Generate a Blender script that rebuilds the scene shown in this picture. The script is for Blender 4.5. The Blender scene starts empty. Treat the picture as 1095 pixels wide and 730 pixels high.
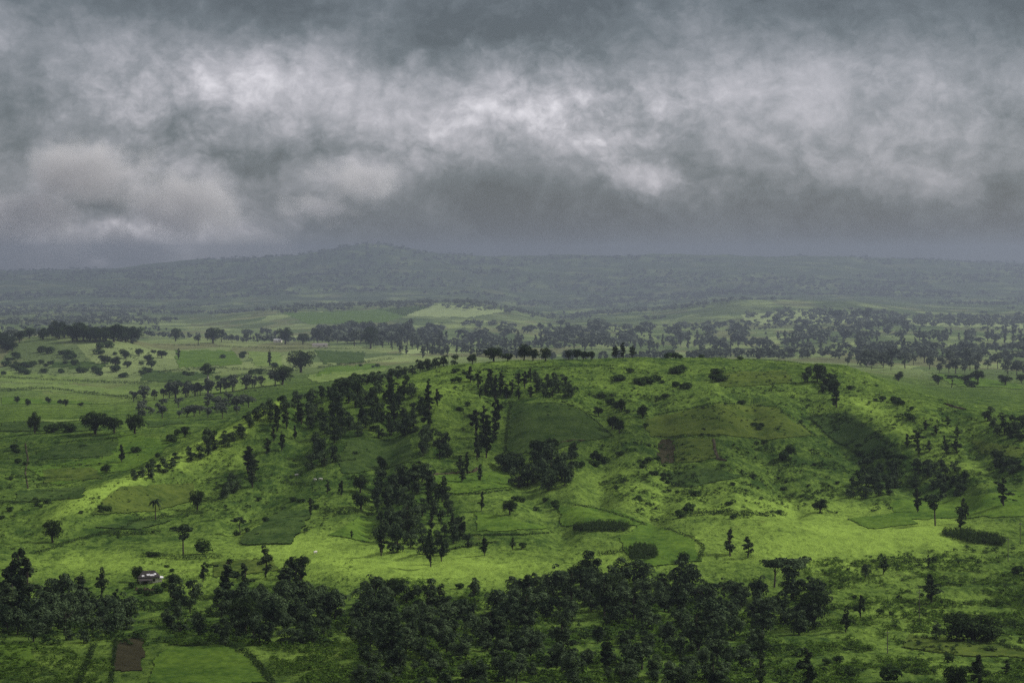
import bpy, math, random
import numpy as np

rng = np.random.default_rng(11)
F, CX, HY = 2000.0, 547.5, 275.0          # focal length, centre column and eye-level row of the photo (pixels)
scene = bpy.context.scene
col = scene.collection

# ------------------------------------------------------------------ helpers
def hash01(ix, iy, seed):
    n = (ix.astype(np.int64) * 374761393 + iy.astype(np.int64) * 668265263 + seed * 144269) & 0xFFFFFFFF
    n = ((n ^ (n >> 13)) * 1274126177) & 0xFFFFFFFF
    return ((n ^ (n >> 16)) & 0xFFFFFF) / float(0xFFFFFF)

def vnoise(x, y, seed=0):
    ix, iy = np.floor(x), np.floor(y)
    fx, fy = x - ix, y - iy
    fx = fx * fx * fx * (fx * (fx * 6 - 15) + 10); fy = fy * fy * fy * (fy * (fy * 6 - 15) + 10)
    a = hash01(ix, iy, seed); b = hash01(ix + 1, iy, seed); c = hash01(ix, iy + 1, seed); d = hash01(ix + 1, iy + 1, seed)
    return (a + (b - a) * fx) * (1 - fy) + (c + (d - c) * fx) * fy - 0.5

def fbm(x, y, octs=4, seed=0):
    s, a = 0.0, 1.0
    for k in range(octs):
        s = s + a * vnoise(x * 2 ** k + 17.3 * k, y * 2 ** k - 9.1 * k, seed + k)
        a *= 0.5
    return s

def sstep(a, b, x):
    t = np.clip((x - a) / (b - a), 0, 1)
    return t * t * (3 - 2 * t)

def pchip(xk, yk, x):
    xk, yk = np.asarray(xk, float), np.asarray(yk, float)
    h = np.diff(xk); dl = np.diff(yk) / h
    m = np.zeros_like(yk)
    for i in range(1, len(xk) - 1):
        if dl[i - 1] * dl[i] > 0:
            w1, w2 = 2 * h[i] + h[i - 1], h[i] + 2 * h[i - 1]
            m[i] = (w1 + w2) / (w1 / dl[i - 1] + w2 / dl[i])
    m[0], m[-1] = dl[0], dl[-1]
    i = np.clip(np.searchsorted(xk, x) - 1, 0, len(h) - 1)
    t = (x - xk[i]) / h[i]
    return ((1 + 2 * t) * (1 - t) ** 2) * yk[i] + t * (1 - t) ** 2 * h[i] * m[i] + t * t * (3 - 2 * t) * yk[i + 1] + t * t * (t - 1) * h[i] * m[i + 1]

def mesh_np(name, V, Q, mats=(), mat_idx=None, smooth=False):
    me = bpy.data.meshes.new(name)
    V = np.asarray(V, np.float32); Q = np.asarray(Q, np.int32); k = Q.shape[1]
    me.vertices.add(len(V)); me.vertices.foreach_set('co', V.ravel())
    me.loops.add(Q.size); me.loops.foreach_set('vertex_index', Q.ravel())
    me.polygons.add(len(Q))
    me.polygons.foreach_set('loop_start', np.arange(0, Q.size, k, dtype=np.int32))
    for m in mats: me.materials.append(m)
    if mat_idx is not None: me.polygons.foreach_set('material_index', np.asarray(mat_idx, np.int32))
    me.polygons.foreach_set('use_smooth', np.full(len(Q), smooth))
    me.update(); me.validate()
    return me

def link(name, data, parent=None, loc=None):
    o = bpy.data.objects.new(name, data); col.objects.link(o)
    if parent is not None: o.parent = parent
    if loc is not None: o.location = loc
    return o

def tag(o, label=None, cat=None, group=None, kind=None):
    if label: o['label'] = label
    if cat: o['category'] = cat
    if group: o['group'] = group
    if kind: o['kind'] = kind
    return o

# ------------------------------------------------------------------ materials
def new_mat(name):
    m = bpy.data.materials.new(name); m.use_nodes = True
    nt = m.node_tree; nt.nodes.clear()
    out = nt.nodes.new('ShaderNodeOutputMaterial')
    return m, nt, out

def N(nt, t, **kw):
    n = nt.nodes.new(t)
    for k, v in kw.items():
        if k in n.inputs.keys() if hasattr(n.inputs, 'keys') else False: n.inputs[k].default_value = v
        else: setattr(n, k, v)
    return n

def L(nt, a, b): nt.links.new(a, b)

def math_(nt, op, a, b=None, clamp=False):
    n = nt.nodes.new('ShaderNodeMath'); n.operation = op; n.use_clamp = clamp
    for i, v in enumerate((a, b)):
        if v is None: continue
        if isinstance(v, (int, float)): n.inputs[i].default_value = v
        else: nt.links.new(v, n.inputs[i])
    return n.outputs[0]

def noise_(nt, vec, scale, detail=3, rough=0.55, dist=0.0):
    n = nt.nodes.new('ShaderNodeTexNoise'); n.inputs['Scale'].default_value = scale
    n.inputs['Detail'].default_value = detail; n.inputs['Roughness'].default_value = rough; n.inputs['Distortion'].default_value = dist
    nt.links.new(vec, n.inputs['Vector'])
    return n.outputs['Fac']

def mapr(nt, v, a, b, c=0.0, d=1.0, smooth=True):
    n = nt.nodes.new('ShaderNodeMapRange')
    if smooth: n.interpolation_type = 'SMOOTHSTEP'
    for i, x in zip((1, 2, 3, 4), (a, b, c, d)): n.inputs[i].default_value = x
    nt.links.new(v, n.inputs[0])
    return n.outputs[0]

def mixc(nt, f, a, b):
    n = nt.nodes.new('ShaderNodeMix'); n.data_type = 'RGBA'
    if isinstance(f, (int, float)): n.inputs[0].default_value = f
    else: nt.links.new(f, n.inputs[0])
    for i, c in ((6, a), (7, b)):
        if isinstance(c, (tuple, list)): n.inputs[i].default_value = (*c, 1)
        else: nt.links.new(c, n.inputs[i])
    return n.outputs[2]

def grass_bsdf(nt, out, color, bump_h=None, strength=0.5, dist=0.5):
    b = nt.nodes.new('ShaderNodeBsdfDiffuse')
    nt.links.new(color, b.inputs['Color'])
    if bump_h is not None:
        bp = nt.nodes.new('ShaderNodeBump'); bp.inputs['Strength'].default_value = strength; bp.inputs['Distance'].default_value = dist
        nt.links.new(bump_h, bp.inputs['Height']); nt.links.new(bp.outputs[0], b.inputs['Normal'])
    nt.links.new(b.outputs[0], out.inputs[0])

def foliage_mat(name, dark, light, trans=0.25):
    m, nt, out = new_mat(name)
    oi = nt.nodes.new('ShaderNodeObjectInfo')
    tc = nt.nodes.new('ShaderNodeTexCoord')
    geo = nt.nodes.new('ShaderNodeNewGeometry')
    n1 = noise_(nt, geo.outputs['Position'], 0.5, 2, .5)
    f = math_(nt, 'ADD', math_(nt, 'MULTIPLY', math_(nt, 'SUBTRACT', oi.outputs['Random'], .45), 0.4), math_(nt, 'MULTIPLY', mapr(nt, n1, 0.38, 0.66), 0.6))
    f = math_(nt, 'ADD', f, math_(nt, 'MULTIPLY', math_(nt, 'POWER', geo.outputs['Random Per Island'], 3.0), 0.55), True)
    c = mixc(nt, f, dark, light)
    d = nt.nodes.new('ShaderNodeBsdfDiffuse'); t = nt.nodes.new('ShaderNodeBsdfTranslucent'); mx = nt.nodes.new('ShaderNodeMixShader')
    nt.links.new(c, d.inputs[0]); nt.links.new(c, t.inputs[0]); mx.inputs[0].default_value = trans
    nt.links.new(d.outputs[0], mx.inputs[1]); nt.links.new(t.outputs[0], mx.inputs[2]); nt.links.new(mx.outputs[0], out.inputs[0])
    return m

def simple_mat(name, c0, c1, scale=1.0, rough=0.85, obj=True):
    m, nt, out = new_mat(name)
    tc = nt.nodes.new('ShaderNodeTexCoord')
    f = mapr(nt, noise_(nt, tc.outputs['Object'], scale, 5), 0.3, 0.7)
    b = nt.nodes.new('ShaderNodeBsdfPrincipled'); b.inputs['Roughness'].default_value = rough; b.inputs['Specular IOR Level'].default_value = .5 if rough < .6 else .05
    nt.links.new(mixc(nt, f, c0, c1), b.inputs['Base Color']); nt.links.new(b.outputs[0], out.inputs[0])
    return m

M_TREE = foliage_mat('foliage_dark', (0.007, 0.015, 0.008), (0.088, 0.130, 0.058), 0.12)
M_SLEN = foliage_mat('foliage_slender', (0.007, 0.015, 0.008), (0.060, 0.088, 0.036), 0.15)
M_DOME = foliage_mat('foliage_dense', (0.007, 0.015, 0.007), (0.044, 0.070, 0.022), 0.1)
M_SHRUB = foliage_mat('foliage_shrub', (0.018, 0.036, 0.012), (0.050, 0.085, 0.022), 0.2)
M_HEDGE = foliage_mat('foliage_hedge', (0.020, 0.036, 0.013), (0.045, 0.075, 0.022), 0.2)
M_UNDER = foliage_mat('foliage_undergrowth', (0.030, 0.060, 0.012), (0.085, 0.150, 0.022), 0.3)
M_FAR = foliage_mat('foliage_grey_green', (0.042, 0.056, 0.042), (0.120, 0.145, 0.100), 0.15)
M_BARK = simple_mat('bark', (0.035, 0.028, 0.022), (0.085, 0.07, 0.055), 3)
M_PALE_BARK = simple_mat('bark_pale', (0.22, 0.21, 0.18), (0.38, 0.36, 0.32), 2)
M_WOOD = simple_mat('pole_wood', (0.05, 0.045, 0.04), (0.12, 0.11, 0.1), 2)
M_CREAM = simple_mat('lime_wall', (0.55, 0.50, 0.40), (0.78, 0.73, 0.62), 0.8)
M_THATCH = simple_mat('thatch', (0.018, 0.017, 0.017), (0.06, 0.055, 0.05), 2.5)
M_TIN = simple_mat('tin_sheet', (0.35, 0.35, 0.35), (0.6, 0.6, 0.6), 1.5, 0.45)
M_TILE = simple_mat('roof_grey', (0.14, 0.13, 0.125), (0.27, 0.25, 0.24), 1.0)
M_DARKWOOD = simple_mat('door_wood', (0.02, 0.014, 0.01), (0.05, 0.035, 0.025), 2)
M_COW = simple_mat('cow_hide', (0.42, 0.40, 0.35), (0.62, 0.60, 0.54), 1.2)
M_BANK = simple_mat('bank_earth', (0.026, 0.023, 0.013), (0.056, 0.048, 0.026), 0.5)

# ------------------------------------------------------------------ terrain
NEAR = [(4, 1500), (20, 1175), (100, 1035), (300, 921), (450, 813)]
FARL = [(5000, 320), (6500, 303), (8000, 299), (9500, 296), (13500, 294)]
PROF = {
 -300: [(560, 736), (650, 690), (760, 642), (860, 598), (1000, 556), (1150, 516), (1300, 484), (1420, 464), (1550, 445), (1700, 428), (1830, 412), (1920, 396), (2010, 380), (2080, 378), (2250, 382), (2450, 370), (2800, 356), (3300, 345), (4000, 334)] + FARL,
 0: [(560, 733), (650, 688), (760, 638), (860, 592), (1000, 548), (1150, 507), (1300, 477), (1420, 458), (1550, 440), (1700, 422), (1830, 408), (1920, 388), (2010, 366), (2080, 363), (2250, 372), (2450, 366), (2800, 354), (3300, 344), (4000, 334)] + FARL,
 100: [(560, 733), (650, 688), (760, 640), (860, 597), (1000, 553), (1150, 510), (1260, 478), (1330, 464), (1450, 451), (1560, 438), (1700, 420), (1830, 404), (1920, 383), (2010, 360), (2080, 357), (2250, 368), (2450, 364), (2800, 353), (3300, 343), (4000, 333), (5000, 318), (6500, 302), (8000, 297), (9500, 294), (13500, 292)],
 200: [(560, 733), (650, 688), (760, 640), (860, 598), (1000, 553), (1120, 515), (1220, 481), (1290, 462), (1360, 464), (1450, 452), (1580, 430), (1750, 406), (1950, 386), (2150, 372), (2300, 363), (2400, 364), (2800, 356), (3300, 345), (4000, 334), (5000, 318), (6500, 300), (8000, 287), (9500, 284), (13500, 284)],
 300: [(560, 733), (650, 688), (760, 638), (850, 600), (950, 566), (1080, 516), (1190, 472), (1270, 442), (1310, 437), (1380, 442), (1500, 426), (1700, 404), (1950, 384), (2200, 370), (2350, 366), (2500, 366), (2900, 352), (3300, 338), (3700, 330), (3900, 331), (5000, 314), (6500, 296), (8000, 279), (9500, 281), (13500, 283)],
 400: [(560, 732), (650, 688), (740, 645), (800, 616), (900, 577), (1050, 522), (1180, 470), (1290, 426), (1350, 409), (1430, 411), (1550, 409), (1750, 396), (2000, 383), (2300, 368), (2600, 362), (3000, 346), (3400, 334), (3700, 326), (3900, 328), (5000, 312), (6500, 289), (8000, 268), (9500, 272), (13500, 280)],
 500: [(560, 731), (650, 688), (730, 648), (800, 613), (900, 570), (1050, 517), (1200, 462), (1330, 417), (1420, 394), (1460, 388), (1540, 390), (1700, 390), (2000, 382), (2400, 372), (2700, 362), (3000, 350), (3400, 335), (3750, 323), (3950, 326), (5000, 312), (6500, 294), (8000, 280), (9500, 280), (13500, 281)],
 600: [(560, 730), (650, 688), (730, 648), (800, 610), (900, 567), (1050, 513), (1200, 460), (1330, 416), (1430, 388), (1480, 382), (1560, 384), (1750, 388), (2000, 386), (2400, 373), (2800, 358), (3300, 347), (3900, 337), (4500, 330), (5000, 322), (6500, 296), (8000, 279), (9500, 280), (13500, 281)],
 700: [(560, 730), (650, 688), (730, 648), (800, 610), (900, 567), (1050, 513), (1200, 460), (1330, 416), (1440, 386), (1490, 381), (1570, 383), (1750, 388), (2000, 386), (2400, 373), (2800, 358), (3300, 345), (3900, 333), (4500, 327), (5000, 320), (6500, 296), (8000, 279), (9500, 280), (13500, 281)],
 800: [(560, 729), (650, 686), (730, 645), (800, 610), (900, 568), (1050, 516), (1200, 461), (1330, 416), (1440, 386), (1500, 380), (1580, 382), (1750, 388), (2000, 385), (2400, 372), (2800, 358), (3200, 344), (3600, 328), (3800, 321), (3950, 323), (5000, 314), (6500, 294), (8000, 280), (9500, 281), (13500, 281)],
 900: [(560, 728), (700, 655), (800, 610), (900, 575), (1000, 547), (1100, 513), (1200, 474), (1300, 435), (1390, 401), (1430, 392), (1500, 393), (1650, 396), (1900, 390), (2300, 374), (2700, 360), (3200, 342), (3600, 328), (3800, 322), (3950, 323), (5000, 314), (6500, 295), (8000, 281), (9500, 281), (13500, 282)],
 1000: [(560, 728), (700, 655), (800, 610), (900, 575), (1000, 545), (1100, 507), (1200, 464), (1270, 435), (1310, 427), (1390, 428), (1500, 419), (1650, 408), (1900, 393), (2200, 378), (2600, 362), (3000, 350), (3500, 338), (4000, 330), (5000, 316), (6500, 297), (8000, 285), (9500, 284), (13500, 283)],
 1095: [(560, 728), (700, 655), (800, 610), (880, 578), (960, 545), (1050, 510), (1130, 476), (1200, 455), (1240, 451), (1300, 452), (1400, 440), (1500, 426), (1650, 411), (1900, 394), (2200, 378), (2600, 362), (3000, 350), (3500, 338), (4000, 330), (5000, 317), (6500, 300), (8000, 291), (9500, 288), (13500, 285)],
 1400: [(560, 730), (700, 658), (800, 614), (880, 584), (960, 556), (1050, 528), (1130, 504), (1200, 486), (1240, 476), (1300, 466), (1400, 448), (1500, 432), (1650, 416), (1900, 396), (2200, 380), (2600, 364), (3000, 352), (3500, 340), (4000, 331), (5000, 318), (6500, 300), (8000, 290), (9500, 288), (13500, 285)],
}
WK = ([0, 1280, 1480, 1650, 2000, 2500, 5000, 14000], [0, 1280, 1660, 2400, 3900, 6200, 17500, 33500])
def warp(d): return np.interp(d, *WK)
def unwarp(d): return np.interp(d, WK[1], WK[0])
pxs = np.concatenate([np.arange(-560, -40, 10), np.arange(-40, 1136, 1.5), np.arange(1136, 1660, 10)])
rows = np.concatenate([np.geomspace(4, 535, 60)[:-1], np.arange(535, 1610, 1.6), warp(np.geomspace(1611, 4600, 300)), warp(np.geomspace(4640, 13500, 130))])
lr = np.log(rows)
kx = sorted(PROF)
tab = np.array([pchip(np.log([float(warp(d)) for d, _ in NEAR + PROF[k]]), [p for _, p in NEAR + PROF[k]], lr) for k in kx])   # columns x rows
kxe = [-900] + kx + [2000]; tab = np.vstack([tab[:1] + 4, tab, tab[-1:] + 4])
PYB = np.empty((len(rows), len(pxs)))
for i in range(len(rows)):
    PYB[i] = pchip(kxe, tab[:, i], pxs)
D = rows[:, None] + 0 * pxs[None]; PXG = 0 * rows[:, None] + pxs[None]
X = (PXG - CX) / F * D; Y = D
Z = -(PYB - HY) / F * D
DU = unwarp(D)
nearw = 1 - sstep(1500, 2200, DU)
farw = sstep(2600, 5500, DU)
z0 = (1 - farw) * (4.5 * fbm(X / 150, Y / 150, 3, 1) + 2.4 * fbm(X / 34, Y / 34, 2, 5))
z0 += nearw * (0.9 * fbm(X / 9.0, Y / 9.0, 2, 9) + 0.40 * np.abs(vnoise(X / 3.1, Y / 3.1, 21)))
z0 += sstep(1700, 2100, DU) * (1 - farw) * 3.0 * fbm(X / 70, Y / 70, 3, 31)
rid = 1 - 2 * np.abs(fbm(X / 1500, Y / 1200, 4, 41))
pr = fbm(X / 2600 + 3, D / 1700, 4, 45)
z0 += sstep(4300, 5600, DU) * D / F * 9.0 * (0.75 - 1.9 * np.abs(pr)) * (1 - .5 * sstep(9000, 13000, DU))
z0 += farw * (15 * fbm(X / 620, Y / 620, 4, 51) + 34 * (rid - 0.75))
# terraces: small steps on the farmed slopes
zt = (Z + z0) / 3.4 + 0.8 * fbm(X / 80, Y / 80, 2, 15); fr = zt - np.floor(zt)
z0 += nearw * sstep(-.05, .25, fbm(X / 130, Y / 130, 2, 19)) * 1.1 * (sstep(.0, .22, fr) - fr)
def near_line(pts):
    best = np.full(D.shape, 1e9)
    for (x0, y0), (x1, y1) in zip(pts[:-1], pts[1:]):
        dx, dy = x1 - x0, y1 - y0; t = np.clip(((PXG - x0) * dx + (PYB - y0) * dy) / (dx * dx + dy * dy), 0, 1)
        best = np.minimum(best, np.hypot(PXG - x0 - t * dx, PYB - y0 - t * dy))
    return np.where((D > 700) & (D < 1350), best, 1e9)
SPUR = near_line([(50, 562), (110, 541), (160, 520), (215, 495), (262, 471), (296, 446)])
GUL = near_line([(866, 446), (900, 470), (930, 490), (985, 520), (1030, 530)])
GUL2 = near_line([(545, 395), (535, 440), (540, 490), (570, 520), (600, 560)])
z0 += 9.0 * np.exp(-(SPUR / 17) ** 2) * sstep(20, 110, PXG) - 8.0 * np.exp(-(GUL / 16) ** 2) - 6.0 * np.exp(-(GUL2 / 20) ** 2)
for fold in ([(690, 398), (705, 450), (720, 500), (700, 550)], [(800, 420), (815, 480), (850, 540)], [(430, 420), (410, 480), (395, 560)], [(640, 410), (650, 470), (640, 530)], [(1010, 440), (1050, 490), (1090, 520)], [(330, 450), (310, 510), (250, 560)]):
    z0 -= 4.5 * np.exp(-(near_line(fold) / 15) ** 2)
for rise in ([(750, 395), (765, 450), (785, 540)], [(860, 410), (905, 440), (960, 480)], [(470, 410), (465, 470), (440, 540)]):
    z0 += 3.5 * np.exp(-(near_line(rise) / 18) ** 2)
z0 *= sstep(30, 300, D)
Z = Z + z0
PY = HY - Z / D * F                        # where each grid point falls in the photo
VIS = np.minimum.accumulate(PY, axis=0)

def ground_z(x, y):
    px = CX + x / y * F
    j = np.clip(np.searchsorted(pxs, px) - 1, 0, len(pxs) - 2); i = np.clip(np.searchsorted(rows, y) - 1, 0, len(rows) - 2)
    u = (px - pxs[j]) / (pxs[j + 1] - pxs[j]); v = (y - rows[i]) / (rows[i + 1] - rows[i])
    return (Z[i, j] * (1 - u) + Z[i, j + 1] * u) * (1 - v) + (Z[i + 1, j] * (1 - u) + Z[i + 1, j + 1] * u) * v

DMAX = [1e9]
def at(px, py, dmin=0):
    dmin = float(warp(dmin))
    """the point of the ground seen at a place of the photo"""
    j = int(np.clip(np.searchsorted(pxs, px), 0, len(pxs) - 1))
    v = VIS[:, j] if dmin == 0 else np.where(rows < dmin, 1e9, PY[:, j])
    i = int(np.argmax(v <= py)) if (v <= py).any() else int(np.argmin(v))
    if dmin == 0 and rows[i] > DMAX[0]:              # a tree on the crest: its foot stands on the brow itself
        w = np.where((rows > 900) & (rows < DMAX[0]), PY[:, j], 1e9); d = rows[int(np.argmin(w))] * .995; x = (px - CX) / F * d
        return np.array([x, d, float(ground_z(x, d))])
    i = max(i, 1)
    d = rows[i]
    if dmin == 0 and VIS[i - 1, j] > VIS[i, j]:
        t = (VIS[i - 1, j] - py) / (VIS[i - 1, j] - VIS[i, j]); d = rows[i - 1] + np.clip(t, 0, 1) * (rows[i] - rows[i - 1])
    x = (px - CX) / F * d
    return np.array([x, d, float(ground_z(x, d))])

def inpoly(px, py, poly):
    px, py = np.asarray(px), np.asarray(py); ins = np.zeros(px.shape, bool)
    n = len(poly)
    for a in range(n):
        (x0, y0), (x1, y1) = poly[a], poly[(a + 1) % n]
        if y0 == y1: continue
        c = ((y0 > py) != (y1 > py)) & (px < (x1 - x0) * (py - y0) / (y1 - y0) + x0)
        ins ^= c
    return ins

# grass brightness: young wet yellow green, plus sunlight painted onto meadow and slopes
lush_sunlit = np.full(D.shape, 0.18)
lush_sunlit += 0.35 * sstep(1900, 3200, DU)
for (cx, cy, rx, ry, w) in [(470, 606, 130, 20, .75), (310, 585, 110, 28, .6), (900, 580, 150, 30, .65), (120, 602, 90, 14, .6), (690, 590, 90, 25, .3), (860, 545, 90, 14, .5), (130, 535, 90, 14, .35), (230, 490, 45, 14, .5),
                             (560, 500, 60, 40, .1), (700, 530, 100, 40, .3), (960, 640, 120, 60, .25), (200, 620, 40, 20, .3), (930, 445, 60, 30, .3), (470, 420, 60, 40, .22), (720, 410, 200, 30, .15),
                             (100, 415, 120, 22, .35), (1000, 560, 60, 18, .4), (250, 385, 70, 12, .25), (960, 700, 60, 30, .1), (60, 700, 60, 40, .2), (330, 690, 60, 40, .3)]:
    lush_sunlit += w * np.exp(-(((PXG - cx) / rx) ** 2 + ((PY - cy) / ry) ** 2) * 1.1) * (D > 500)
lush_sunlit += .9 * np.exp(-(SPUR / 7) ** 2) * sstep(20, 90, PXG) + .35 * np.exp(-((near_line([(700, 392), (850, 400), (920, 430), (980, 480), (1040, 500)])) / 9) ** 2) - .15 * np.exp(-(GUL / 22) ** 2)  # sunlit spur and right shoulder painted as bright strips; gully darker
lush_sunlit = np.clip(lush_sunlit + 0.16 * fbm(X / 60, Y / 60, 3, 77), 0, 1)

nr, nc = Z.shape
V = np.stack([X, Y, Z], -1).reshape(-1, 3)
idx = np.arange(nr * nc).reshape(nr, nc)
Q = np.stack([idx[:-1, :-1], idx[:-1, 1:], idx[1:, 1:], idx[1:, :-1]], -1).reshape(-1, 4)

def ground_material():
    m, nt, out = new_mat('grassland')
    geo = nt.nodes.new('ShaderNodeNewGeometry'); pos = geo.outputs['Position']
    at_ = nt.nodes.new('ShaderNodeAttribute'); at_.attribute_name = 'lush_sunlit'
    mp = nt.nodes.new('ShaderNodeMapping'); mp.inputs['Scale'].default_value = (1, 1, 0.2); L(nt, pos, mp.inputs[0]); p = mp.outputs[0]
    n1 = noise_(nt, p, 0.035, 4, 0.6); n2 = noise_(nt, p, 0.16, 4, 0.65, 0.4); n3 = noise_(nt, p, 0.75, 3, 0.7)
    mp1 = nt.nodes.new('ShaderNodeMapping'); mp1.inputs['Scale'].default_value = (1, .38, 0.2); L(nt, pos, mp1.inputs[0]); ps = mp1.outputs[0]
    n4 = noise_(nt, ps, 0.30, 4, 0.7, 0.6); n5 = noise_(nt, ps, 0.085, 3, 0.6, 0.8)
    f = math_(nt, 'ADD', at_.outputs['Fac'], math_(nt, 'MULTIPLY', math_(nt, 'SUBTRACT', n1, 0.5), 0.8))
    f = math_(nt, 'ADD', f, math_(nt, 'MULTIPLY', math_(nt, 'SUBTRACT', n5, 0.5), 0.8))
    f = math_(nt, 'ADD', f, math_(nt, 'MULTIPLY', math_(nt, 'SUBTRACT', n4, 0.5), 1.1))
    f = math_(nt, 'ADD', f, math_(nt, 'MULTIPLY', math_(nt, 'SUBTRACT', n2, 0.5), 0.5), True)
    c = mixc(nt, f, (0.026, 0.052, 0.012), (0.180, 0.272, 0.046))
    # tussocks and low weeds: dark flecks, with their lumpy shading painted in
    fl = mapr(nt, math_(nt, 'ADD', math_(nt, 'MULTIPLY', n3, .45), math_(nt, 'MULTIPLY', noise_(nt, ps, .42, 3, .65), .55)), 0.50, 0.61, 0.0, 0.82)
    fl = math_(nt, 'MULTIPLY', fl, mapr(nt, at_.outputs['Fac'], .45, .95, 1.0, .35))
    c = mixc(nt, fl, c, (0.013, 0.028, 0.007))
    # dry and bare spots
    br = mapr(nt, noise_(nt, p, 0.022, 5, 0.7, 1.0), 0.62, 0.76, 0.0, 0.45)
    c = mixc(nt, br, c, (0.075, 0.070, 0.025))
    # beyond the hill: a patchwork of plots
    sp = nt.nodes.new('ShaderNodeSeparateXYZ'); L(nt, pos, sp.inputs[0])
    fy = mapr(nt, sp.outputs[1], 1900, 3600)
    mp2 = nt.nodes.new('ShaderNodeMapping'); mp2.inputs['Scale'].default_value = (0.006, 0.0018, 0.0); mp2.inputs['Rotation'].default_value = (0, 0, 0.12); L(nt, pos, mp2.inputs[0])
    vo = nt.nodes.new('ShaderNodeTexVoronoi'); vo.inputs['Scale'].default_value = 1.0; vo.inputs['Randomness'].default_value = 0.85; L(nt, mp2.outputs[0], vo.inputs['Vector'])
    sc = nt.nodes.new('ShaderNodeSeparateColor'); L(nt, vo.outputs['Color'], sc.inputs[0])
    plot = mixc(nt, sc.outputs[0], (0.060, 0.092, 0.034), (0.20, 0.25, 0.095))
    plot = mixc(nt, mapr(nt, sc.outputs[1], 0.7, 0.8, 0, 0.7), plot, (0.14, 0.135, 0.07))
    scrub = mapr(nt, noise_(nt, pos, 0.0028, 7, 0.66), 0.40, 0.53, 0.0, 0.9)
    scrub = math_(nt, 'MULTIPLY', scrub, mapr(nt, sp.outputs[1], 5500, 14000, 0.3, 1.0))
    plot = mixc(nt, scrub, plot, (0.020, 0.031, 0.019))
    plot = mixc(nt, mapr(nt, sp.outputs[1], 9000, 21000, 0.0, 0.6), plot, (0.034, 0.050, 0.040))  # plots greyed with distance: some haze painted into their colour
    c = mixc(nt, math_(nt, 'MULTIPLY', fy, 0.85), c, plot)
    h = math_(nt, 'ADD', math_(nt, 'MULTIPLY', n3, 0.6), math_(nt, 'MULTIPLY', noise_(nt, p, 2.2, 2), 0.4))
    grass_bsdf(nt, out, c, h, 0.9, 1.2)
    return m

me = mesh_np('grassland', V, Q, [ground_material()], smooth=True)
a = me.attributes.new('lush_sunlit', 'FLOAT', 'POINT'); a.data.foreach_set('value', lush_sunlit.ravel().astype(np.float32))
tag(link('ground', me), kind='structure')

# ------------------------------------------------------------------ fields: plots of crop standing a little above the grass
def crop_mat(name, c0, c1, rows_ang=0.0, row_w=0.0, ns=0.25):
    m, nt, out = new_mat(name)
    geo = nt.nodes.new('ShaderNodeNewGeometry'); pos = geo.outputs['Position']
    f = mapr(nt, noise_(nt, pos, ns, 5, 0.65), 0.32, 0.68)
    f2 = mapr(nt, noise_(nt, pos, 0.035, 3, 0.6), 0.35, 0.65)
    f = math_(nt, 'ADD', math_(nt, 'MULTIPLY', f, 0.6), math_(nt, 'MULTIPLY', f2, 0.4))
    if row_w:
        mp = nt.nodes.new('ShaderNodeMapping'); mp.inputs['Rotation'].default_value = (0, 0, rows_ang); L(nt, pos, mp.inputs[0])
        w = nt.nodes.new('ShaderNodeTexWave'); w.inputs['Scale'].default_value = 0.314 / row_w * 1.0; w.inputs['Distortion'].default_value = 1.5; w.inputs['Detail'].default_value = 2
        L(nt, mp.outputs[0], w.inputs[0]); f = math_(nt, 'ADD', math_(nt, 'MULTIPLY', f, 0.6), math_(nt, 'MULTIPLY', w.outputs['Fac'], 0.4))
    grass_bsdf(nt, out, mixc(nt, f, c0, c1), noise_(nt, pos, 1.3, 3), 0.5, 0.4)
    return m

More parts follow.
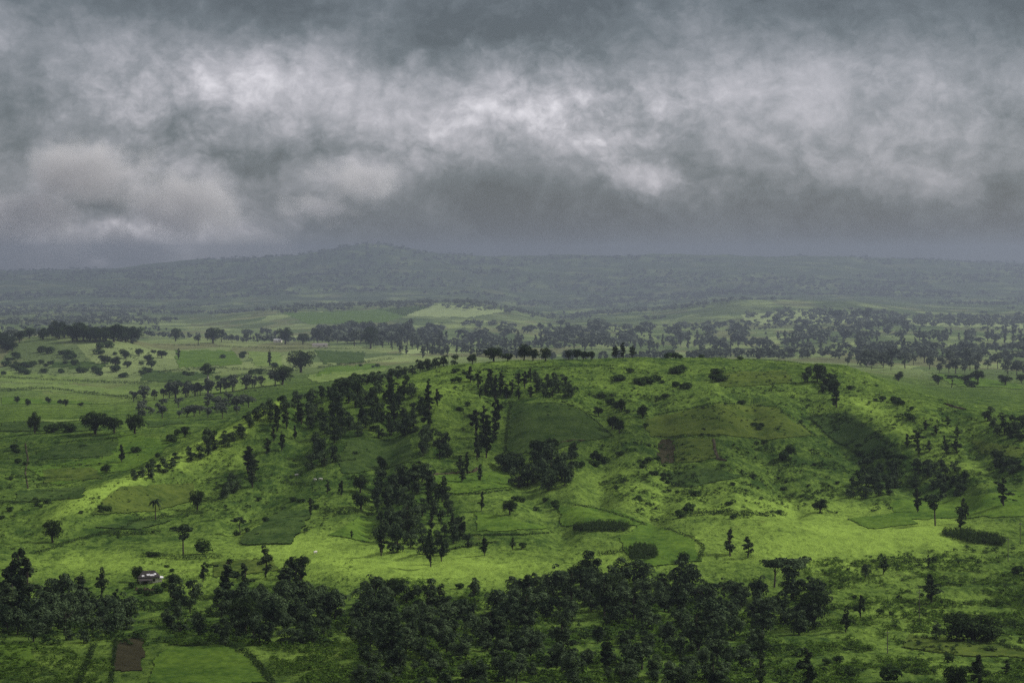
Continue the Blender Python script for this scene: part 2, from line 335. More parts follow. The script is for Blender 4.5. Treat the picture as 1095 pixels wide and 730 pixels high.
CROP = {
 'deep': crop_mat('crop_deep', (0.016, 0.034, 0.010), (0.052, 0.084, 0.020)),
 'olive': crop_mat('crop_olive', (0.028, 0.050, 0.011), (0.076, 0.104, 0.020)),
 'mid': crop_mat('crop_mid', (0.030, 0.064, 0.012), (0.084, 0.140, 0.020)),
 'brown': crop_mat('soil_brown', (0.022, 0.021, 0.012), (0.040, 0.038, 0.020)),
 'pale': crop_mat('crop_pale', (0.055, 0.095, 0.024), (0.150, 0.205, 0.055)),
 'lime': crop_mat('crop_lime', (0.11, 0.15, 0.06), (0.26, 0.32, 0.13)),
 'scrub': crop_mat('scrub_plot', (0.020, 0.040, 0.012), (0.045, 0.075, 0.020), 0, 0),
}
def field(poly, kind, h=0.25, lift_noise=0.0, wob=2.0, dlo=0, dhi=1e9, name='field', data=None):
    wx = PXG + wob * 1.6 * vnoise(X / 9, Y / 9, 3); wy = PY + wob * 0.6 * vnoise(X / 7, Y / 7, 4)
    xs = [p[0] for p in poly]; ys = [p[1] for p in poly]
    m = (PXG > min(xs) - 6) & (PXG < max(xs) + 6) & (PY > min(ys) - 6) & (PY < max(ys) + 6) & (D > 500) & (DU > dlo) & (DU < dhi)
    sel = np.zeros(D.shape, bool); sel[m] = inpoly(wx[m], wy[m], poly)
    ii, jj = np.nonzero(sel[:-1, :-1] & sel[1:, :-1] & sel[:-1, 1:] & sel[1:, 1:])
    if not len(ii): return None
    q = np.stack([idx[ii, jj], idx[ii, jj + 1], idx[ii + 1, jj + 1], idx[ii + 1, jj]], -1)
    used, inv = np.unique(q, return_inverse=True); q = inv.reshape(q.shape)
    v = V[used].copy(); v[:, 2] += h
    if lift_noise: v[:, 2] += lift_noise * (vnoise(v[:, 0] / 1.5, v[:, 1] / 1.5, 8) + 0.5)
    # skirt: the outer edges drop back into the grass
    e = np.concatenate([q[:, [0, 1]], q[:, [1, 2]], q[:, [2, 3]], q[:, [3, 0]]])
    key = np.sort(e, 1); kk = key[:, 0].astype(np.int64) * 10 ** 7 + key[:, 1]
    _, first, cnt = np.unique(kk, return_index=True, return_counts=True)
    be = e[first[cnt == 1]]
    low = v.copy(); low[:, 2] = V[used][:, 2] - 0.2
    q2 = np.stack([be[:, 1], be[:, 0], be[:, 0] + len(v), be[:, 1] + len(v)], -1)
    me = mesh_np(name, np.vstack([v, low]), np.vstack([q, q2]), [CROP[kind]])
    return link(name, me)

for poly, kind, h in [
    ([(546, 432), (600, 430), (624, 440), (654, 467), (626, 472), (592, 483), (542, 488)], 'deep', .3),
    ([(374, 470), (440, 469), (443, 494), (404, 503), (366, 508), (358, 490)], 'deep', .3),
    ([(462, 508), (544, 504), (552, 520), (482, 529), (468, 521)], 'mid', .3),
    ([(690, 448), (768, 432), (830, 436), (872, 466), (820, 471), (770, 465), (694, 467)], 'olive', .25),
    ([(703, 470), (721, 469), (722, 496), (705, 496)], 'brown', .15),
    ([(722, 469), (762, 467), (768, 489), (750, 493), (722, 496)], 'olive', .25),
    ([(300, 546), (330, 545), (334, 552), (310, 583), (257, 583), (262, 572)], 'deep', .6),
    ([(178, 694), (240, 690), (268, 705), (288, 732), (160, 732), (168, 700)], 'mid', .3),
    ([(122, 684), (155, 682), (153, 717), (119, 718)], 'brown', .15),
    ([(128, 520), (205, 516), (212, 534), (170, 547), (96, 551), (110, 535)], 'olive', .3),
    ([(866, 446), (905, 442), (935, 460), (968, 487), (930, 492), (888, 470)], 'scrub', .6),
    ([(972, 678), (1040, 684), (1100, 696), (1100, 704), (1030, 702), (962, 692)], 'olive', .25),
    ([(596, 541), (660, 545), (694, 562), (600, 563)], 'mid', .3),
    ([(-6, 690), (34, 690), (40, 712), (-6, 720)], 'mid', .3),
    ([(690, 558), (740, 575), (752, 600), (700, 606), (676, 604), (660, 576)], 'mid', .25),
    ([(950, 535), (1100, 525), (1100, 552), (960, 556)], 'mid', .2),
    ([(25, 500), (110, 490), (130, 462), (190, 472), (150, 500), (60, 520)], 'mid', .2),
    ([(44, 503), (98, 499), (112, 512), (48, 517)], 'olive', .3), ([(20, 524), (92, 521), (88, 533), (14, 538)], 'deep', .3),
    ([(90, 565), (150, 556), (190, 556), (150, 566)], 'deep', .4), ([(60, 476), (128, 472), (120, 488), (40, 492)], 'deep', .25),
    ([(385, 552), (400, 560), (396, 580), (350, 572)], 'mid', .25), ([(508, 548), (540, 552), (590, 566), (510, 569)], 'mid', .25),
    ([(700, 506), (760, 500), (800, 510), (730, 522)], 'deep', .25), ([(905, 555), (960, 548), (985, 560), (930, 566)], 'mid', .25),
    ([(1040, 470), (1095, 478), (1095, 490), (1050, 486)], 'olive', .25), ([(760, 398), (840, 396), (850, 410), (770, 414)], 'olive', .2),
    ([(225, 602), (290, 596), (300, 610), (230, 618)], 'olive', .25),
    ]:
    o = field(poly, kind, h, .35, 3.5)
    if o: tag(o, kind='structure')
for poly, kind, dlo, dhi in [([(428, 376), (452, 371), (464, 373), (460, 379), (430, 379)], 'lime', 1700, 2700),
                   ([(404, 331), (470, 325), (520, 327), (545, 333), (500, 340), (430, 338)], 'lime', 2900, 4200),
                   ([(300, 334), (395, 331), (470, 325), (415, 345), (330, 347)], 'mid', 2900, 4200),
                   ([(790, 336), (850, 331), (905, 333), (960, 340), (900, 346), (800, 348)], 'lime', 2900, 4200),
                   ([(960, 340), (1095, 346), (1095, 352), (980, 348)], 'lime', 2700, 4400),
                   ([(0, 395), (60, 401), (130, 407), (60, 412), (-10, 408)], 'pale', 1400, 2000), ([(0, 410), (70, 410), (150, 418), (170, 426), (60, 420), (0, 415)], 'pale', 1350, 2000), ([(0, 424), (80, 428), (140, 434), (60, 440), (0, 438)], 'mid', 1350, 2000), ([(185, 412), (240, 402), (300, 402), (300, 414), (220, 422)], 'pale', 1350, 2100), ([(330, 404), (350, 392), (400, 388), (420, 392), (380, 404)], 'mid', 1350, 2300)]:
    o = field(poly, kind, 0.5, dlo=dlo, dhi=dhi)
    if o: tag(o, kind='structure')

for poly, kind in [([(185, 374), (250, 374), (262, 390), (190, 394)], 'mid'), ([(262, 375), (300, 376), (305, 394), (272, 392)], 'pale'), ([(335, 374), (392, 376), (390, 388), (345, 390)], 'deep'),
                   ([(60, 384), (120, 388), (110, 396), (50, 394)], 'deep'), ([(150, 396), (240, 398), (200, 410), (150, 408)], 'deep'), ([(320, 402), (380, 396), (420, 392), (410, 398), (340, 410)], 'pale'),
                   ([(0, 440), (60, 441), (140, 436), (150, 446), (60, 452), (0, 450)], 'pale'), ([(0, 451), (90, 453), (110, 460), (0, 462)], 'deep'), ([(150, 446), (180, 440), (196, 452), (160, 458)], 'deep'),
                   ([(990, 398), (1040, 402), (1095, 412), (1095, 424), (1030, 416)], 'mid'), ([(200, 424), (250, 418), (290, 420), (240, 432)], 'mid')]:
    o = field(poly, kind, 0.5, .3, 3.0, dlo=1330, dhi=2600)
    if o: tag(o, kind='structure')

# ------------------------------------------------------------------ foliage and tree meshes
def leaves(centers, radii, n, size, g, up=0.35, jitter=0.35, shell=0.78, below=0.3, flat=1.0):
    """n leaf clumps on the surfaces of the lumps of a crown; returns quads"""
    centers = np.asarray(centers, float); radii = np.asarray(radii, float)
    if radii.ndim == 1: radii = np.repeat(radii[:, None], 3, 1)
    w = radii.prod(1) ** (2 / 3); b = g.choice(len(centers), n, p=w / w.sum())
    dv = g.normal(size=(n, 3)); dv /= np.linalg.norm(dv, axis=1)[:, None]
    flip = (dv[:, 2] < -0.1) & (g.random(n) > below); dv[flip, 2] *= -1
    rr = shell + (1.08 - shell) * g.random(n) ** 0.6
    P = centers[b] + dv * radii[b] * rr[:, None]
    nv = dv + jitter * g.normal(size=(n, 3)); nv[:, 2] += up; nv /= np.linalg.norm(nv, axis=1)[:, None]
    t = np.cross(nv, g.normal(size=(n, 3))); t /= np.linalg.norm(t, axis=1)[:, None]
    s = np.cross(nv, t)
    sz = size * (0.6 + 0.8 * g.random(n))[:, None]
    bend = nv * sz * 0.25
    vs = np.stack([P - t * sz - bend, P - s * sz * 0.62, P + t * sz - bend, P + s * sz * 0.62], 1).reshape(-1, 3)
    return vs, np.arange(n * 4).reshape(n, 4)

def tube(pts, rads, sides=6):
    vs, qs = [], []
    for k, (p, r) in enumerate(zip(pts, rads)):
        for a in range(sides):
            t = 2 * math.pi * a / sides
            vs.append((p[0] + r * math.cos(t), p[1] + r * math.sin(t), p[2]))
        if k:
            b0, b1 = (k - 1) * sides, k * sides
            for a in range(sides): qs.append((b0 + a, b0 + (a + 1) % sides, b1 + (a + 1) % sides, b1 + a))
    return np.array(vs), np.array(qs)

def join(parts):
    vs, qs, o = [], [], 0
    for v, q in parts: vs.append(v); qs.append(q + o); o += len(v)
    return np.vstack(vs), np.vstack(qs)

def trunk_mesh(g, top, r, limbs, mat, name='trunk'):
    wob = lambda: g.normal(0, 0.012, 2)
    zs = [-0.05, 0.0, top * 0.35, top * 0.7, top]; x = np.zeros(2); pts = []
    for z in zs: pts.append((x[0], x[1], z)); x = x + wob()
    parts = [tube(pts, [r * 1.5, r * 1.15, r, r * 0.8, r * 0.35])]
    for (z0, dx, dy, z1) in limbs:
        b = pts[2] if z0 < top * 0.5 else pts[3]
        parts.append(tube([(b[0], b[1], z0), (b[0] + dx * .5, b[1] + dy * .5, z0 + (z1 - z0) * .6), (b[0] + dx, b[1] + dy, z1)], [r * .55, r * .4, r * .15], 5))
    v, q = join(parts)
    return mesh_np(name, v, q, [mat])

def lumps(g, n, c, rad, r0, r1):
    out, rs = [], []
    for k in range(n):
        d = g.normal(size=3); d /= np.linalg.norm(d); d *= g.random() ** (1 / 2.2)
        out.append((c[0] + d[0] * rad[0], c[1] + d[1] * rad[1], c[2] + d[2] * rad[2])); rs.append(g.uniform(r0, r1))
    return np.array(out), np.array(rs)

KIT = {}
def reg(kind, trunk, crown): KIT.setdefault(kind, []).append((trunk, crown))
def limbs_for(g, n, z0, reach, z1): return [(g.uniform(z0 * .8, z0 * 1.3), reach * math.cos(t), reach * math.sin(t), g.uniform(z1 * .85, z1 * 1.1)) for t in (np.arange(n) * 2.4 + g.uniform(0, 6))]

for k in range(9):
    g = np.random.default_rng(100 + k)
    n = int(g.integers(13, 20)); wd = g.uniform(.22, .36)
    c, r = lumps(g, n, (g.normal(0, .04), g.normal(0, .04), .54), (wd, g.uniform(.22, .36), g.uniform(.27, .34)), .08, .19)
    c[:2, 2] = g.uniform(.15, .3, 2); c[2] = (g.normal(0, .08), g.normal(0, .08), .86); r[2] = .1
    v, q = leaves(c, r, 1900, .030, g, below=.25, shell=.72)
    reg('broadleaf_tree', trunk_mesh(g, .62, .024, limbs_for(g, 4, .28, .2, .62), M_BARK), mesh_np('crown', v, q, [M_TREE]))
    c, r = lumps(g, int(g.integers(8, 13)), (0, 0, .5), (g.uniform(.26, .38), g.uniform(.26, .36), .3), .12, .22)
    c[:3, 2] = g.uniform(.12, .22, 3); v, q = leaves(c, r, 1300, .036, g, below=.25, shell=.72); v[:, 2] = np.maximum(v[:, 2], -.05)
    reg('bushy_tree', trunk_mesh(g, .5, .03, limbs_for(g, 3, .2, .2, .5), M_BARK), mesh_np('crown', v, q, [M_TREE]))
    c, r = lumps(g, int(g.integers(9, 14)), (0, 0, .56), (g.uniform(.22, .32), g.uniform(.22, .32), .3), .10, .18)
    v, q = leaves(c, r, 600, .05, g, below=.25, shell=.72)
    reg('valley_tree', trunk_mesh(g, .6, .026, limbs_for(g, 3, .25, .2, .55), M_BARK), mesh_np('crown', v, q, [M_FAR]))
for k in range(7):
    g = np.random.default_rng(200 + k)
    n = int(g.integers(9, 13)); c = []; r = []; wid = g.uniform(.10, .17)
    for i in range(n):
        z = .16 + .80 * (i + g.random() * .6) / n
        prof = min(1.0, (z - .05) / .3) * (1 - .72 * max(0, (z - .42) / .58)) * g.uniform(.65, 1.25)
        t = g.uniform(0, 6.28); off = g.uniform(.1, .95) * wid * prof
        c.append((off * math.cos(t), off * math.sin(t), z)); r.append((wid * .8 * prof * g.uniform(.6, 1.5), wid * .8 * prof * g.uniform(.6, 1.4), .075 * g.uniform(.6, 1.5)))
    c = np.array(c); c[:, :2] += g.normal(0, .02, (n, 2))
    v, q = leaves(c, r, 800, .030, g, below=.5, shell=.45, jitter=.5)
    reg('slender_tree', trunk_mesh(g, .93, .016, [], M_BARK), mesh_np('crown', v, q, [M_SLEN]))
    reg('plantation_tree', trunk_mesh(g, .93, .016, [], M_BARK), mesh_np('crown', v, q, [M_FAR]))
for k in range(7):
    g = np.random.default_rng(300 + k)
    c, r = lumps(g, int(g.integers(4, 8)), (0, 0, .40), (.42, .36, .2), .24, .40)
    v, q = leaves(c, r, 420, .085, g, below=.5); v[:, 2] = np.maximum(v[:, 2], -.12)
    reg('shrub', None, mesh_np('shrub', v, q, [M_SHRUB]))
for k in range(4):
    g = np.random.default_rng(400 + k)
    c, r = lumps(g, 34, (0, 0, .46), (.44, .42, .36), .10, .20); c[:, 2] = np.maximum(c[:, 2], .14)
    v, q = leaves(c, r, 4600, .024, g, below=.25); v[:, 2] = np.maximum(v[:, 2], -.02)
    reg('spreading_tree', trunk_mesh(g, .6, .045, limbs_for(g, 6, .2, .3, .6), M_BARK), mesh_np('crown', v, q, [M_DOME]))
for k in range(3):
    g = np.random.default_rng(500 + k)
    c = [(g.uniform(-.36, .36), g.uniform(-.3, .3), g.uniform(.72, .92)) for _ in range(9)] + [(g.uniform(-.15, .15), g.uniform(-.15, .15), g.uniform(.45, .65)) for _ in range(3 if k == 0 else 0)]
    r = [(g.uniform(.12, .2), g.uniform(.12, .2), g.uniform(.05, .08)) for _ in c]
    v, q = leaves(c, r, 900, .036, g, below=.7)
    reg('flat_topped_tree', trunk_mesh(g, .8, .024, limbs_for(g, 6, .45, .3, .82), M_BARK), mesh_np('crown', v, q, [M_TREE]))
# palm: a bare stem with arching fronds
g = np.random.default_rng(600); fv, fq = [], []; o_ = 0
for k in range(20):
    t = k * 2.4; el = g.uniform(-.2, 1.0); ln = g.uniform(.30, .38); prev = None
    for s in range(7):
        u = s / 6; rr = ln * u * math.cos(el * (1 - u * .3)); zz = .84 + ln * u * math.sin(el) - .26 * u * u
        w = .05 * math.sin(math.pi * min(1, u * .85 + .12)) + .004
        sx, sy = -math.sin(t), math.cos(t); cx, cy = rr * math.cos(t), rr * math.sin(t)
        fv += [(cx + sx * w, cy + sy * w, zz - .02), (cx, cy, zz), (cx - sx * w, cy - sy * w, zz - .02)]
        if s:
            b = o_ + s * 3
            fq += [(b - 3, b - 2, b + 1, b), (b - 2, b - 1, b + 2, b + 1)]
    o_ += 21
reg('palm_tree', trunk_mesh(g, .85, .022, [], M_BARK), mesh_np('crown', np.array(fv), np.array(fq), [M_SLEN]))
g = np.random.default_rng(640)
c, r = lumps(g, 9, (0, 0, .78), (.14, .14, .14), .07, .12); v, q = leaves(c, r, 700, .03, g)
reg('pale_trunked_tree', trunk_mesh(g, .8, .03, [], M_PALE_BARK), mesh_np('crown', v, q, [M_TREE]))

SHOWN = {}
CATS = {'shrub': 'shrub', 'palm_tree': 'palm tree'}
def plant(kind, px, py, hpx, wide=1.0, label=None, group=None, dmin=0, variant=None, parts=True, sink=0.0):
    p = at(px, py, dmin)
    h = hpx / F * p[1]
    vs = KIT[kind]; tr, cr = vs[variant if variant is not None else int(rng.integers(len(vs)))]
    rz = rng.uniform(0, 6.28); sc = (h * wide * rng.uniform(.9, 1.1), h * wide * rng.uniform(.9, 1.1), h)
    if tr is None or not parts:
        o = link(kind, cr if tr is None else merged(kind, tr, cr))
    else:
        o = link(kind, None); o.empty_display_size = 1
        link('trunk', tr, o); link('crown', cr, o)
    o.location = (p[0], p[1], p[2] - 0.08 - sink * h); o.rotation_euler = (rng.normal(0, .03), rng.normal(0, .03), rz); o.scale = sc
    SHOWN[kind] = SHOWN.get(kind, 0) + 1
    return tag(o, label, CATS.get(kind, 'tree'), group)

_merged = {}
def merged(kind, tr, cr):
    if cr.name in _merged: return _merged[cr.name]
    def arr(me):
        v = np.empty(len(me.vertices) * 3, np.float32); me.vertices.foreach_get('co', v)
        q = np.empty(len(me.loops), np.int32); me.loops.foreach_get('vertex_index', q)
        return v.reshape(-1, 3), q.reshape(-1, 4)
    a, b = arr(tr), arr(cr); v, q = join([a, b])
    me = mesh_np(kind, v, q, [tr.materials[0], cr.materials[0]], [0] * len(a[1]) + [1] * len(b[1]))
    _merged[cr.name] = me
    return me

ORD = 'leftmost second third fourth fifth sixth seventh eighth ninth tenth eleventh twelfth'.split()
def ordinal(i, n):
    if n > 2 and i == n - 1: return 'rightmost'
    return ORD[i]

def scatter(poly, n, sep=3.0, clump=False):
    xs = [p[0] for p in poly]; ys = [p[1] for p in poly]; out = []; tries = 0; s = sep
    while len(out) < n and tries < 6000:
        tries += 1
        if tries % 400 == 0: s *= 0.85
        x, y = rng.uniform(min(xs), max(xs)), rng.uniform(min(ys), max(ys))
        if clump and out and rng.random() < .62:
            a, b = out[int(rng.integers(len(out)))]; x, y = a + rng.normal(0, sep * .8), b + rng.normal(0, sep * .3)
        if not inpoly(np.array([x]), np.array([y]), poly)[0]: continue
        if any(((x - a) ** 2 + ((y - b) * 1.6) ** 2) < s * s for a, b in out): continue
        out.append((x, y))
    return out

def cluster(kind, poly, n, h, look, place, wide=1.0, sep=6.0, dmin=0, group=None, parts=True, pts=None, counted=None):
    """a stand of one kind of plant; few of them are told apart by their order, many share one label"""
    pts = sorted(pts or scatter(poly, n, sep * (.45 if kind == 'shrub' else 1), kind == 'shrub')); n = len(pts)
    one = counted if counted is not None else n <= 12
    plural = {'shrub': 'shrubs'}.get(kind, 'trees')
    for i, (x, y) in enumerate(pts):
        hh = (h[0] + (h[1] - h[0]) * rng.random() ** 1.5) * (1.25 if rng.random() < .08 else 1) if isinstance(h, tuple) else h
        tree = plural[:-1]
        lab = f"{look} {tree} {place}"
        if one and n > 1: lab = f"{ordinal(i, n)} {lab}" if i in (0, n - 1) and n > 2 else f"{ordinal(i, n)} {look} {tree} from the left {place}"

        w = wide if not isinstance(wide, tuple) else rng.uniform(*wide)
        if kind == 'slender_tree': w *= rng.uniform(1.0, 1.7)
        plant(kind, x, y, hh, w, lab, group or f"{look} {plural} {place}", dmin, parts=parts)

exec_layout = True
B, S, SH, SP, BU, VT = 'broadleaf_tree', 'slender_tree', 'shrub', 'spreading_tree', 'bushy_tree', 'valley_tree'
# ---- the belt of wood along the foot of the hill
cluster(B, [(372, 655), (400, 632), (470, 640), (560, 635), (620, 618), (660, 622), (640, 672), (520, 690), (380, 700)], 44, (22, 34), 'dark rounded', 'in the middle of the wood below the bright meadow', (1.1, 1.5), 11)
cluster(B, [(660, 622), (720, 628), (790, 640), (880, 640), (885, 668), (820, 690), (740, 700), (645, 672)], 36, (22, 36), 'dark rounded', 'at the right end of the wood below the meadow', (1.1, 1.5), 11)
cluster(B, [(380, 700), (520, 690), (640, 672), (740, 700), (830, 700), (800, 738), (380, 738)], 42, (20, 32), 'shaded leafy', 'along the bottom edge of the wide wood', (1.1, 1.5), 13)
cluster(B, [(225, 668), (240, 650), (300, 640), (372, 640), (368, 668), (330, 690), (240, 690)], 32, (22, 34), 'dark bushy', 'in the wood right of the little farmhouse', (1.0, 1.35), 9)
cluster(B, [(-10, 640), (40, 640), (80, 650), (140, 655), (150, 682), (60, 690), (-10, 690)], 36, (22, 36), 'blackish', 'in the grove at the lower left edge', (1.0, 1.35), 9)
cluster(S, [(5, 640), (35, 640), (30, 670), (5, 672)], 5, (44, 60), 'tall dark slender', 'over the grove at the lower left edge', 1.2, 6)
cluster(S, [(60, 640), (110, 636), (130, 660), (70, 668)], 5, (26, 40), 'slim upright', 'left of the little farmhouse', 1.1, 9)
cluster(B, [(180, 640), (222, 640), (222, 680), (172, 680)], 7, (20, 30), 'small dark', 'below and right of the little farmhouse', 1.0, 9)
cluster(S, [(235, 625), (275, 628), (340, 622), (340, 650), (235, 650)], 6, (32, 46), 'tall dark slender', 'rising from the wood right of the farmhouse', 1.25, 14)
cluster(S, [(390, 660), (480, 640), (600, 650), (700, 660), (840, 650), (830, 720), (640, 725), (400, 720)], 16, (34, 48), 'narrow dark', 'sticking out of the wide lower wood', 1.1, 25)
plant('flat_topped_tree', 848, 638, 44, 1.25, 'tall layered tree above the right end of the wide wood', None)
plant('flat_topped_tree', 828, 628, 32, 1.1, 'smaller open tree left of the tall layered tree', None)
plant(SP, 620, 622, 26, .9, 'domed tree at the highest point of the wide lower wood')
plant(SP, 655, 640, 34, .8, 'large dark dome tree just under the small raised crop plot')
plant(SP, 868, 668, 40, .9, 'large black domed tree closing the right end of the wood')
plant(SP, 422, 640, 28, .9, 'domed tree at the upper left corner of the wide wood')
plant(SP, 262, 678, 50, .7, 'bulky black tree in the wood below the slender treetops')
plant(SP, 147, 622, 22, .7, 'dark round tree touching the left end of the little farmhouse')
plant(SP, 184, 630, 22, .8, 'dark round tree close to the right end of the little farmhouse')
cluster(SH, None, 0, (7, 11), 'dark', 'in front of the little farmhouse', 1.3, pts=[(150, 634), (158, 637), (170, 634), (176, 628), (143, 628)])
cluster(B, [(372, 655), (470, 642), (620, 622), (720, 630), (885, 650), (880, 670), (740, 738), (390, 738)], 96, (14, 23), 'low leafy', 'filling gaps of the wide lower wood', (1.2, 1.7), 10)
cluster(BU, [(0, 650), (140, 660), (230, 655), (370, 655), (360, 690), (240, 690), (150, 684), (0, 695)], 24, (12, 20), 'low bushy', 'filling gaps of the lower left wood', (1.2, 1.6), 10)
# ---- lower right slope
plant(SP, 1041, 685, 48, 1.3, 'huge round black tree alone on the lower right slope', sink=.16)
plant(B, 1000, 682, 20, .8, 'small dark tree touching the left side of the huge round tree')
plant(S, 996, 646, 32, 1.8, 'stout dark upright tree above and left of the huge round tree')
plant(SP, 1020, 740, 36, .75, 'dark tree cut by the bottom edge, left one of a pair')
plant(S, 1046, 740, 44, 1.3, 'tall slender tree cut by the bottom edge below the huge tree')
plant(S, 1076, 722, 18, 1.7, 'small upright tree near the bottom right corner')
plant(S, 865, 738, 48, 1.5, 'dark pointed tree at the bottom edge right of the wood')
plant(S, 812, 738, 36, 1.0, 'thin pointed tree at the bottom edge under the wood')
plant(S, 762, 738, 40, 1.0, 'thin tall tree at the bottom edge, inside the wood')
plant(S, 945, 614, 20, 1.5, 'short upright tree left on the lower right slope')
plant(B, 926, 618, 17, 1.0, 'small round tree beside the short upright tree')
plant(S, 920, 660, 26, 1.3, 'dark slim tree just right of the wide wood')
plant(S, 993, 606, 14, 1.4, 'little upright tree on the low ridge of the right slope')
plant(S, 905, 676, 26, 1.4, 'ragged slim tree beside the wood edge, lower one')
plant(SH, 1090, 615, 14, 1.0, 'dark bush at the right edge above the huge tree')
plant(S, 1027, 568, 22, 1.2, 'tree standing right behind the long oval crop plot')
plant(SH, 955, 730, 22, 1.1, 'bush at the bottom edge left of the dark pair')
cluster(SH, [(890, 610), (1000, 600), (1000, 640), (960, 660), (890, 650)], 8, (5, 10), 'small', 'on the slope left of the huge round tree', 1.1, 16)
cluster(SH, [(880, 690), (960, 690), (960, 728), (880, 728)], 6, (7, 12), 'low', 'on the grass below the olive strip', 1.2, 14)
cluster(SH, [(985, 705), (1010, 702), (1095, 728), (1060, 733)], 6, (8, 13), 'dark', 'near the bottom right corner', 1.1, 11)
# ---- bright meadow
plant(S, 781, 594, 30, 1.7, 'dark upright tree on the bright meadow, larger of two')
plant(S, 800, 596, 23, 1.5, 'smaller upright tree beside the larger one on the meadow')
plant(SP, 877, 548, 17, 1.0, 'lone round dark tree on the meadow right of centre')
plant('flat_topped_tree', 1000, 562, 36, .95, 'flat topped tree with bare trunk right of the thicket')
plant(S, 1073, 541, 32, 1.5, 'dense dark columnar tree alone near the right edge')
plant(S, 1028, 560, 28, 1.3, 'dark upright tree just right of the flat topped tree')
plant(S, 981, 548, 28, 1.4, 'dark upright tree just left of the flat topped tree')
plant(S, 1033, 556, 20, 1.2, 'short tree close behind the upright tree at right')
plant(S, 518, 594, 22, 1.4, 'small upright tree on the meadow right of the pine clump')
plant(S, 548, 588, 14, 1.4, 'tiny upright tree between meadow hedges at the centre')
plant(SH, 560, 586, 8, 1.2, 'low dark bush beside the tiny upright tree')
plant(SH, 732, 602, 14, 1.2, 'round bush right of the small raised crop plot')
plant(SH, 493, 629, 8, 1.3, 'dark low bush on the bright meadow above the wood')
plant(S, 460, 606, 40, 1.1, 'tall dark tree at the lowest tip of the pine clump')
plant(S, 408, 594, 36, 1.0, 'tall slim tree at the left foot of the pine clump')
plant(S, 472, 600, 30, 1.0, 'slim tree right of the tree at the clump tip')
plant(S, 284, 618, 36, 1.4, 'dark upright tree on the meadow edge, left of a pair')
plant(SP, 317, 618, 30, .8, 'dark crooked tree on the meadow edge, right of a pair')
plant(S, 217, 622, 22, 1.5, 'small upright tree on the meadow right of the farmhouse')
plant(SP, 56, 580, 28, .85, 'lone dark round tree at the left end of the hedge')
plant('flat_topped_tree', 196, 592, 32, 1.0, 'spreading tree with a hanging skirt on the left meadow', variant=0)
plant(SH, 218, 592, 18, 1.0, 'bush leaning beside the spreading meadow tree')
plant('palm_tree', 167, 556, 25, 1.05, 'single palm tree on the dull field')
plant('flat_topped_tree', 257, 572, 20, 1.1, 'thin umbrella shaped tree above the dark sloping field', variant=1)
plant(SH, 253, 572, 6, 1.3, 'black bush at the foot of the umbrella tree')
plant(SH, 265, 568, 6, 1.3, 'black bush right of the umbrella tree foot')
plant(SH, 284, 558, 8, 1.1, 'dark bush above the dark sloping field')
plant(S, 332, 552, 22, .9, 'bare dark stem like tree at the tip of the sloping field')
plant(SP, 211, 545, 24, .75, 'dark round tree at the end of the dull field')
plant(SP, 385, 527, 22, .9, 'round dark tree in front of the deep green field, upper one')
plant(SP, 386, 546, 24, .8, 'round dark tree below the upper round one left of the clump')
plant(S, 350, 528, 16, 1.4, 'small tree left of the two round trees')
plant(S, 365, 530, 18, 1.4, 'small tree close to the two round trees')
plant(SP, 409, 502, 17, .75, 'lollipop shaped tree on the deep green field')
plant(S, 376, 576, 10, 1.2, 'tiny upright tree on the bright meadow left')
cluster(SH, [(270, 520), (345, 522), (345, 545), (280, 556)], 6, (4, 7), 'low dark', 'on the grass above the sloping field', 1.4, 12)
# ---- pine clump under the fields
cluster(BU, [(402, 520), (450, 505), (480, 530), (502, 560), (505, 588), (462, 596), (405, 590), (400, 550)], 50, (16, 25), 'dark feathery', 'in the clump on the left centre meadow', (.8, 1.0), 8)
cluster(S, [(402, 520), (450, 505), (480, 530), (500, 560), (500, 582), (462, 592), (408, 588)], 16, (20, 30), 'dark pointed', 'in the clump on the left centre meadow', 1.1, 9)
# ---- grove below the deep green field
cluster(BU, [(536, 500), (575, 490), (612, 490), (620, 520), (590, 530), (556, 522), (538, 512)], 22, (20, 30), 'dark leafy', 'in the grove below the deep green crop field', (.85, 1.05), 8)
plant(SP, 572, 484, 18, .8, 'left one of two round trees on the deep green field')
plant(SP, 589, 482, 18, .8, 'right one of two round trees on the deep green field')
plant(S, 614, 488, 16, 1.2, 'slim tree at the right end of the central grove')
plant(SP, 638, 495, 16, .9, 'round tree right of the central grove')
plant(SP, 545, 550, 20, .9, 'round tree below the central grove')
plant(S, 515, 546, 22, 1.1, 'narrow tree left of the round tree below the grove')
cluster(SH, [(612, 486), (650, 490), (650, 500), (615, 500)], 5, (7, 10), 'dark', 'trailing right from the central grove', 1.2, 6)
cluster(SH, [(552, 528), (600, 536), (596, 546), (552, 548)], 6, (5, 9), 'dark', 'just below the central grove', 1.2, 8)
# ---- slender trees on the upper left middle of the hill
cluster(S, [(503, 470), (512, 452), (530, 452), (530, 490), (508, 494)], 9, (22, 34), 'slender dark', 'left of the deep green field', 1.15, 7)
cluster(BU, [(445, 470), (480, 468), (480, 492), (448, 494)], 7, (18, 26), 'dark', 'in the small grove on the middle of the hill', .9, 8)
cluster(S, [(455, 420), (470, 430), (468, 462), (452, 462)], 5, (18, 26), 'thin dark', 'on the slope right of the hillside wood', 1.1, 9)
cluster(S, [(487, 492), (500, 500), (520, 512), (505, 528), (488, 510)], 5, (18, 24), 'thin', 'between the pine clump and the central grove', 1.0, 8)
